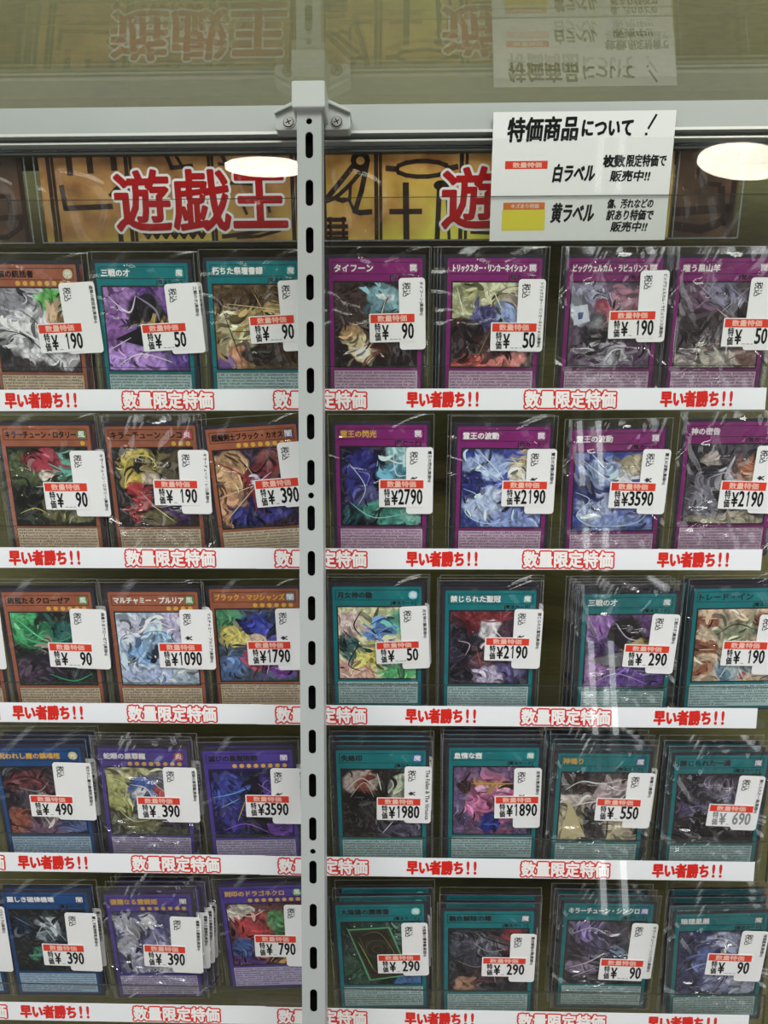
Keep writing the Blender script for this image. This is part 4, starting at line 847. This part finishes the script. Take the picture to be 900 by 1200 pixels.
     [(LI, '#e8d8c8', .9, [(.05, .1), (.3, .2), (.5, .1)]), (LI, '#e05a5a', 1.0, [(.15, .3), (.4, .45), (.5, .7)]), (LI, '#f4cc60', .9, [(.5, .95), (.7, .75), (.9, .9)]), (LI, '#2a1420', 1.0, [(.2, .5), (.4, .6), (.6, .5)]), (LI, '#7ac070', .8, [(.6, .15), (.8, .35), (.95, .2)])]),
    'violet card with red, green and orange art, 790 tag, left of post in bottom row', 'violet red-and-green-art card beside the post'),
'd5': A('spell', '大陰陽の魔導書', 'd', '290', 0, '魔', '#6ad8c8', ('#1f342e', [(.15, .75, .25, .25, '#2c5440'), (.8, .12, .25, .15, '#3a6a58'), (.85, .88, .25, .16, '#3a6aa4'), (.5, .12, .3, .1, '#1a4238'), (.9, .5, .14, .3, '#244a44')],
     [('dots', '#c4e8c8', .5, 26), (AQ, '#5fae80', [(.07, .1), (.62, .07), (.86, .86), (.32, .94)]), (AQ, '#3b3229', [(.09, .12), (.6, .09), (.84, .84), (.34, .92)]), (AQ, '#2c251f', [(.12, .16), (.57, .13), (.78, .78), (.35, .84)]), (LI, '#7a8a4a', .5, [(.25, .2), (.5, .18), (.72, .72), (.4, .78), (.22, .22)]), (LI, '#54503a', .8, egg(.45, .42, .15, .14)), (LI, '#54503a', .7, egg(.45, .42, .07, .06)), (LI, '#98c070', .5, [(.2, .3), (.38, .74)])]),
    'teal card with brown book art, 290 tag, right of post in bottom row', 'teal book card tagged 290 in the bottom row'),
'e5': A('spell', '融合解除の陣', 'd', '290', 0, '魔', '#4a708a', ('#30303a', [(.2, .25, .2, .2, '#4e4e5e'), (.55, .3, .22, .15, '#6c6c7a'), (.8, .12, .2, .1, '#8a3038'), (.85, .45, .14, .2, '#4a2c34'), (.22, .88, .16, .12, '#a87e62'), (.6, .7, .3, .15, '#5a3c40'), (.45, .55, .15, .12, '#3c3e4c')],
     [(LI, '#a0a0ac', .7, [(.3, .2), (.5, .35), (.75, .3)]), (LI, '#8a8a98', .7, [(.1, .5), (.35, .6), (.6, .5)]), (LI, '#14141a', 1.1, [(.4, .1), (.6, .2), (.9, .3)]), (LI, '#14141a', 1.0, [(.1, .75), (.35, .7)]), (LI, '#c09a80', .8, [(.15, .85), (.3, .82)]), (LI, '#b0b0bc', .6, [(.55, .55), (.6, .85)])]),
    'teal card with dark grey tangled art, 290 tag, bottom row right of the book card', 'teal dark-art card tagged 290 in the bottom row'),
'f5': A('spell', 'キラーチューン・シンクロ', 'w', '90', 0, '魔', '#4060b0', ('#3a3442', [(.25, .18, .25, .16, '#a68eda'), (.6, .15, .2, .12, '#4a3c5a'), (.4, .45, .2, .14, '#4a4468'), (.25, .75, .3, .14, '#8a7a96'), (.8, .45, .2, .3, '#28303c'), (.65, .85, .3, .14, '#3a2a3a'), (.7, .55, .1, .1, '#6a80a0')],
     [(LI, '#d8d0f0', .8, [(.05, .2), (.3, .1), (.5, .2)]), (LI, '#e0dce8', .8, [(.05, .75), (.3, .65), (.5, .5)]), (LI, '#c8c4d4', .8, [(.1, .9), (.4, .75)]), (LI, '#16141c', 1.0, [(.3, .4), (.6, .5), (.8, .7)]), (LI, '#8090b0', .7, [(.6, .35), (.8, .5)])]),
    'teal card with lavender streak art in crinkled sleeve, 90 tag, bottom row second from right', 'teal lavender-art card tagged 90 in the bottom row', crinkle=True),
'g5': A('spell', '琅理星展', 'w', '90', 0, '魔', '#3a6a70', ('#3a3f6c', [(.6, .18, .26, .16, '#b0b6dc'), (.6, .36, .1, .09, '#d8c2b4'), (.3, .5, .22, .2, '#5a6cb0'), (.2, .8, .2, .2, '#3c3c68'), (.8, .8, .2, .2, '#a8b0c8'), (.5, .75, .16, .2, '#8088b0'), (.12, .25, .12, .2, '#282a54')],
     [(LI, '#dce0f4', .8, [(.4, .1), (.6, .12), (.8, .3)]), (LI, '#c8d0f0', .8, [(.1, .6), (.35, .5), (.5, .6)]), (LI, '#8a9ad8', .8, [(.1, .4), (.3, .35), (.5, .45)]), (LI, '#1c1e3c', .9, [(.5, .5), (.6, .7), (.5, .95)]), ('dots', '#d8dcf0', .3, 14)]),
    'teal card with pale blue-haired art, 90 tag, rightmost of bottom row', 'teal pale-blue-art card tagged 90 in the bottom row', crinkle=True),
'z3': A('monster', '', 'k', '90', 4, '風', '#4a9a4a', ('#3a3430', [(.5, .5, .4, .4, '#5a4a40')], []),
    'orange-brown card cut off at the left edge of the third row', 'orange-brown cut-off card', side='(高価N)'),
'z5': A('link', '', 'k', '390', 0, '闇', '#50507a', ('#1a2430', [(.5, .5, .4, .4, '#3a4a5a')], []),
    'card cut off at the left edge of the bottom row, only its label showing', 'card cut off at the left of the bottom row', side='(ウルトラ)(高価N)'),
}
STACK = {
'b1': (4, [1.5]), 'e1': (3, [-1.6, -3.4, -5.2]), 'f1': (4, [1.0]), 'g1': (4, [-1.5, -2.5]), 'a1': (4, [2.5]),
'a2': (4, [1.5]), 'e2': (4, [-1.5]), 'b2': (4, [1.5]),
'a3': (5, [-1.5]), 'b3': (4, [-2.5]), 'd3': (4, [1.0]), 'e3': (4.2, [-.8, 1.2]), 'f3': (4.0, [-2.0, -3.4, -4.6]), 'g3': (4.5, [-2.2, -4.0]),
'a4': (4.5, [.8, 1.6, 2.2]), 'b4': (3.4, [-1.6, 1.0]), 'c4': (4.5, [-1.2]), 'd4': (5.2, [-.4, .8, -1.0]), 'e4': (4.4, [-.8, .6, -.6, .4]), 'f4': (5.0, [2.6, 1.2, -.8, -3.4]), 'g4': (5.5, [-1.8, -3.0]),
'a5': (4.0, [1.0]), 'b5': (4.0, [3.4, 5.4, 6.6]), 'c5': (4.0, [-1.2]), 'd5': (6.5, [1.0, 2.0]), 'e5': (6.0, [1.0, 1.6]), 'f5': (4.5, [-1.4, -2.4]), 'g5': (6.0, [-1.8, 1.2, 2.6]),
}


N = 60
def picture(spec, seed, parent):
    """an abstract printed picture of colour masses"""
    bgc, blobs, strokes = spec
    x0, x1, y0, y1 = -24.2, 24.2, 21.4, 70.2
    b = MB(); b.col = []
    mi = b.m(M_ART)
    base = lin(bgc)
    bl = [(u, v, ru, rv, lin(h)) for (u, v, ru, rv, h) in blobs]
    off = Vector((seed * 3.17, seed * 1.31, seed * .77))
    for j in range(N + 1):
        for i in range(N + 1):
            u, v = i / N, j / N
            p = Vector((u, v, 0))
            w1 = noise.noise_vector(p * 3.2 + off); w2 = noise.noise_vector(p * 9 + off)
            w3 = noise.noise_vector(p * 22 + off)
            uu = u + .085 * w1.x + .04 * w2.x + .012 * w3.x; vv = v + .085 * w1.y + .04 * w2.y + .012 * w3.y
            c = list(base[:3])
            k = 1 + .55 * noise.noise(p * 6 + off) + .45 * noise.noise(p * 17 + off) + .3 * noise.noise(Vector((u * 34, v * 12, 0)) + off)
            c = [q * k for q in c]
            for (bu, bv, ru, rv, h) in bl:
                d = ((uu - bu) / ru) ** 2 + ((vv - bv) / rv) ** 2
                a = min(1, max(0, (1.25 - d) / .45))
                if a > 0:
                    a = a * a * (3 - 2 * a)
                    k2 = 1 + .45 * noise.noise(p * 10 + off * 2 + Vector((bu * 9, bv * 9, 0))) + .5 * noise.noise(Vector((uu * 30 + vv * 14, vv * 18 - uu * 9, bu * 7)) + off)
                    c = [q * (1 - a) + z_ * k2 * a for q, z_ in zip(c, h)]
            rdg = 1 - min(1, abs(noise.noise(p * 5.5 + w1 * .5 + off * 1.7)) * 9)
            c = [q * (1 - .55 * rdg) for q in c]
            rdg = 1 - min(1, abs(noise.noise(p * 7 + w1 * .6 - off * 1.3)) * 14)
            c = [q + (.75 - q) * .10 * rdg for q in c]
            rdg = 1 - min(1, abs(noise.noise(p * 13 + w1 + off * .3)) * 7)
            c = [q * (1 - .5 * rdg) for q in c]
            b.pt(x0 + (x1 - x0) * u, y1 - (y1 - y0) * v, .30)
            g_ = (c[0] * .3 + c[1] * .55 + c[2] * .15) * .14
            b.col.append((*[min(1, max(0.004, (q * .86 + g_) * 1.15)) for q in c], 1))
    for j in range(N):
        for i in range(N):
            a = j * (N + 1) + i
            b.f.append([a, a + N + 1, a + N + 2, a + 1]); b.mi.append(mi)
    def field(x, y):
        i = min(N, max(0, round((x - x0) / (x1 - x0) * N))); j = min(N, max(0, round((y1 - y) / (y1 - y0) * N)))
        return b.col[j * (N + 1) + i]
    # a pass of tapered brush strokes in the picture's own colours
    rb = random.Random(seed * 31 + 5)
    nz = .32
    grid = list(b.col)
    NS = 130
    for q_ in range(NS):
        x, y = rb.uniform(x0, x1), rb.uniform(y0, y1)
        ln = rb.uniform(3.5, 11) * (1.25 - .6 * q_ / NS); wd = rb.uniform(1.6, 3.4) * (1.2 - .95 * q_ / NS)
        i0 = min(N, max(0, round((x - x0) / (x1 - x0) * N))); j0 = min(N, max(0, round((y1 - y) / (y1 - y0) * N)))
        col = grid[j0 * (N + 1) + i0]
        pts = [(x, y)]
        for _ in range(3):
            p = Vector((x * .045, y * .045, 0)) + off
            an = noise.noise(p) * 5.5 + seed
            x += math.cos(an) * ln / 3; y += math.sin(an) * ln / 3
            pts.append((x, y))
        kk = rb.choice((.3, .55, .75, 1.0, 1.25, 1.6)) if q_ < NS * .75 else rb.choice((.12, .2, 1.9, 1.5))
        ad = .03 if kk > 1.4 else 0
        n0 = len(b.v)
        b.brush(pts, wd, nz, M_ART, 3)
        b.col += [tuple(min(1, max(.004, c * kk + ad)) for c in col[:3]) + (1,)] * (len(b.v) - n0)
        nz += .0014
    nz += .004
    for s in strokes:
        kind, h = s[0], s[1]
        cc = lin(h)
        n0 = len(b.v)
        P_ = lambda q: (x0 + (x1 - x0) * q[0], y1 - (y1 - y0) * q[1])
        if kind == 'line':
            b.brush([P_(q) for q in s[3]], s[2] * .8, nz, M_ART)
        elif kind == 'poly':
            b.poly([P_(q) for q in s[2]], nz, M_ART)
        elif kind == 'dots':
            rr = random.Random(seed)
            for _ in range(s[3]):
                q = P_((rr.uniform(.05, .95), rr.uniform(.05, .95)))
                b.disc(q[0], q[1], s[2] * rr.uniform(.5, 1.2), nz, M_ART, 8)
        b.col += [cc] * (len(b.v) - n0)
        nz += .006
    # stays inside its printed window
    x_, y_ = (x0 / 1000, x1 / 1000), (y0 / 1000, y1 / 1000)
    b.v = [(min(max(p[0], x_[0]), x_[1]), min(max(p[1], y_[0]), y_[1]), p[2]) for p in b.v]
    return b.build('picture', parent)

EMBLEM = {}
def make_card(key, art):
    rnd = random.Random(key)
    frame, title, tcol, price, side, stars, sym, symcol = art['frame'], art['title'], art['tcol'], art['price'], art['side'], art['stars'], art['sym'], art['symcol']
    fm, tm, _ = FRAME[frame]
    root = empty('sleeved_card', Matrix())
    # card body
    b = MB()
    b.slab(rounded(-29.5, 0, 29.5, 86, 1.4), -.15, .15, M_CARDEDGE)
    b.poly(rounded(-27.4, 2.2, 27.4, 83.8, .6), .19, fm)
    b.frame(-25.6, 74.9, 25.6, 81.8, .35, .22, M_DARKLINE)
    b.frame(-25.1, 20.5, 25.1, 71.1, 1.0, .22, M_DARKLINE)
    tm_ = {'w': M_WHITEINK, 'k': M_BLACK, 'g': M_GOLD, 'd': M_DARKLINE}[tcol]
    if title:
        asp = glyphs(title)[2]
        h = 4.1
        w = min(43.0, asp * h * .98)
        b.text(title, -24.2, 76.3, w, h, .26, tm_, .17, 5)
    if stars:
        for i in range(stars):
            b.disc(22.4 - 4.4 * i, 73.0, 1.45, .24, M_GOLD, 12)
    else:
        b.text('[罠カード]' if frame == 'trap' else '[魔法カード]', 8.5, 71.5, 15.5, 2.9, .24, M_BLACK, .08, 4)
    card = b.build('card', root)
    picture(art['art'], art['seed'], card)
    b = MB()
    b.poly(rounded(-25.6, 3.2, 25.6, 19.2, .5), .24, tm)
    b.frame(-25.6, 3.2, 25.6, 19.2, .3, .27, M_DARKLINE)
    b.grid_dashes(-24.6, 4.0, 24.6, 18.5, 8, .29, M_GREYINK, rnd)
    b.build('text_box', card)
    b = MB()
    em = plain('emblem_' + symcol[1:], symcol, .4)
    b.disc(22.2, 78.4, 2.9, .27, em, 18)
    b.text(sym, 20.2, 76.6, 4.0, 3.7, .3, M_BLACK if art.get('dksym') else M_WHITEINK, .1, 4)
    b.build('attribute_emblem', card)
    # clear sleeve, a thin pouch with wavy front
    film = M_FILM_CRINKLE if art.get('crinkle') else M_FILM
    b = MB()
    nx, ny = 14, 20
    sd = Vector((art['seed'] * 1.9, 3.3, art['seed']))
    for j in range(ny + 1):
        for i in range(nx + 1):
            x, y = -31.6 + 63.2 * i / nx, .1 + 90.2 * j / ny
            e = min(1, min(i, nx - i, j, ny - j) / 1.5)
            b.pt(x, y, .1 + e * (.75 + .2 * noise.noise(Vector((x, y, 0)) * .045 + sd)))
    for j in range(ny):
        for i in range(nx):
            a = j * (nx + 1) + i
            b.f.append([a, a + 1, a + nx + 2, a + nx + 1]); b.mi.append(b.m(film))
    k0 = len(b.v)
    for x, y in ((-31.6, .1), (31.6, .1), (31.6, 90.3), (-31.6, 90.3)): b.pt(x, y, -.45)
    b.f.append([k0 + 3, k0 + 2, k0 + 1, k0]); b.mi.append(b.m(film))
    b.frame(-31.7, .1, 31.7, 90.4, .32, .35, M_SEAM)
    b.build('sleeve', root, smooth=True)
    # big label, partly behind the price sticker
    bx, by, bw, bh, px, py, ph, rot = art['lab']
    bx = bx - 1.5; bw = max(bw, 14)
    pl = MB()
    pl.rot(bx, by, rot)
    pl.slab(rounded(0, -bh, bw, 0, 2.0), 1.25, 1.40, M_LABEL)
    pl.text('税込', 2.2, -2.6, 8.0, 4.8, 1.46, M_BLACK, .06, 5, deg=-90)
    vert = side
    asp = glyphs(vert)[2]
    sh = 2.5
    sl = min(bh - 5, asp * sh * 1.0)
    pl.text(vert, bw - 3.6, -2.2, sl, sh, 1.46, M_BLACK, .05, 4, deg=-90)
    if len(price) == 4:
        pl.text('¥', 2.6, -bh * .44, 2.6, 4.0, 1.46, M_BLACK, .15, 5, deg=-90)
    lb = pl.build('price_label', root)
    st = MB()
    st.rot(px, py, rot)
    W_ = 26.8; ph = max(14.5, min(ph, 17))
    bh_ = ph * .30
    st.slab(rounded(-.8, -ph, W_, .6, .7), 1.42, 1.55, M_LABEL)
    st.rect(0, -bh_, W_ - .6, 0, 1.60, M_BAND)
    st.text('数量特価', 4.2, -bh_ + .7, W_ - 9.4, bh_ - 1.3, 1.64, M_BANDTXT, .12, 5)
    hh = (ph - bh_ - 1.4) / 2
    ink = M_BLACK if not art.get('faded') else M_FAINTINK
    st.text('特', 2.4, -bh_ - hh - .2, 3.4, hh, 1.62, ink, .12, 4)
    st.text('価', 2.4, -bh_ - 2 * hh - .5, 3.4, hh, 1.62, ink, .12, 4)
    dh = (ph - bh_) * .80
    dw = 3.75
    n = len(price)
    xd = W_ - .9 - n * dw
    yd = -ph + 1.1 + (ph - bh_) * .06
    for i, ch in enumerate(price):
        xc = xd + i * dw
        if ch == '1':
            st.rect(xc + 1.6, yd, xc + 2.4, yd + dh, 1.62, ink)
            st.poly([(xc + 1.6, yd + dh), (xc + .8, yd + dh * .80), (xc + .8, yd + dh * .70), (xc + 1.6, yd + dh * .82)], 1.62, ink)
        else:
            st.text(ch, xc + .25, yd, dw - .65, dh, 1.62, ink, .24, 6)
    yx = min(6.9, xd - 4.0)
    st.text('¥', yx, yd - .2, 3.6, dh * .92, 1.62, ink, .24, 6)
    if n < 4:
        g0 = yx + 4.4
        while g0 < xd - .8:
            st.rect(g0, yd - .3, min(g0 + 1.9, xd - .5), yd + .1, 1.62, M_FAINTINK)
            g0 += 2.6
    st.build('price_sticker', lb)
    return root

def place(root, key, back=0, dx=0.0, step=4.6, dz=0.0):
    _, r, x, y, front, roll, _ = CARDS[key]
    by, bz = ROW_BASE[r]
    root.matrix_world = upright_at((x + dx) / 1000, by + (front + back * step) / 1000, bz + y / 1000 + dz / 1000, 2.0, roll if back == 0 else roll * .6)

def copy_tree(o, parent=None):
    c = o.copy()
    COL.objects.link(c)
    if parent: c.parent = parent
    for ch in list(o.children):
        copy_tree(ch, c)
    return c

ORD = ('directly behind', 'two back behind', 'three back behind', 'four back behind')
for si, (key, art) in enumerate(ART.items()):
    q = CARDS[key]
    art['lab'] = q[6]
    art['seed'] = si + 1
    root = make_card(key, art)
    place(root, key)
    tag(root, art['label'], 'trading card', ROWNAME[q[1]] + ' row of sleeved cards')
    st = STACK.get(key)
    if st:
        step, dxs = st
        for k, dx in enumerate(dxs):
            c = copy_tree(root)
            place(c, key, k + 1, dx, step, 0)
            fr = {'trap': 'magenta', 'spell': 'teal', 'monster': 'orange-brown', 'fusion': 'violet', 'link': 'blue'}[art['frame']]
            tag(c, fr + ' card ' + ORD[k] + ' the ' + art['short'], 'trading card', ROWNAME[q[1]] + ' row of sleeved cards')

# ------------------------------------------------------------------ round ceiling lamps behind the shopper
def lamp(loc, n, label, r=.1):
    rot = Vector(n).to_track_quat('Z', 'Y').to_matrix().to_4x4()
    root = empty('downlight', Matrix.Translation(loc) @ rot)
    tag(root, label, 'lamp', 'round downlights')
    R_ = r * 1000
    b = MB()
    nn = 40
    circ = lambda rr: [(rr * math.cos(2 * PI * i / nn), rr * math.sin(2 * PI * i / nn)) for i in range(nn)]
    b.slab(circ(R_ + 12), -40, -6, M_CAP)
    b.build('housing', root)
    t = NT('lamp_glow'); e = t.n('ShaderNodeEmission'); e.inputs[0].default_value = (1, .83, .74, 1); e.inputs[1].default_value = 46.0
    t.l(e.outputs[0], t.out.inputs['Surface'])
    b = MB(); b.slab(circ(R_), -6, 0, t.m); b.build('diffuser', root)
    b = MB(); b.box(-9, -9, -120, 9, 9, -40, M_CAP); b.build('stem', root)
lamp((-.337, -1.297, 2.531), (0, -.42, -.90), 'round lit downlight behind the shopper, reflected left of the post')
lamp((.785, -1.222, 2.477), (-.20, -.30, -.93), 'round lit downlight behind the shopper, reflected at the right edge')


def tube_lamp(x, label):
    root = empty('tube_lamp', Matrix.Translation((x, -3.2, .2)))
    tag(root, label, 'lamp', 'upright tube lamps')
    b = MB(); b.box(-22, -60, -200, 22, -14, 2400, M_CAP); b.build('housing', root)
    t = NT('tube_glow'); e = t.n('ShaderNodeEmission'); e.inputs[0].default_value = (.95, 1, 1, 1); e.inputs[1].default_value = 4.5
    t.l(e.outputs[0], t.out.inputs['Surface'])
    n = 12
    for z0, z1 in ((150, 360), (880, 1290), (2020, 2340)):
        b = MB()
        b.slab([(13 * math.cos(2 * PI * i / n), 13 * math.sin(2 * PI * i / n)) for i in range(n)], z0, z1, t.m); b.build('tube', root)
tube_lamp(.855, 'tall upright tube lamp across the aisle, nearer to the post')
tube_lamp(.945, 'tall upright tube lamp across the aisle, farther from the post')
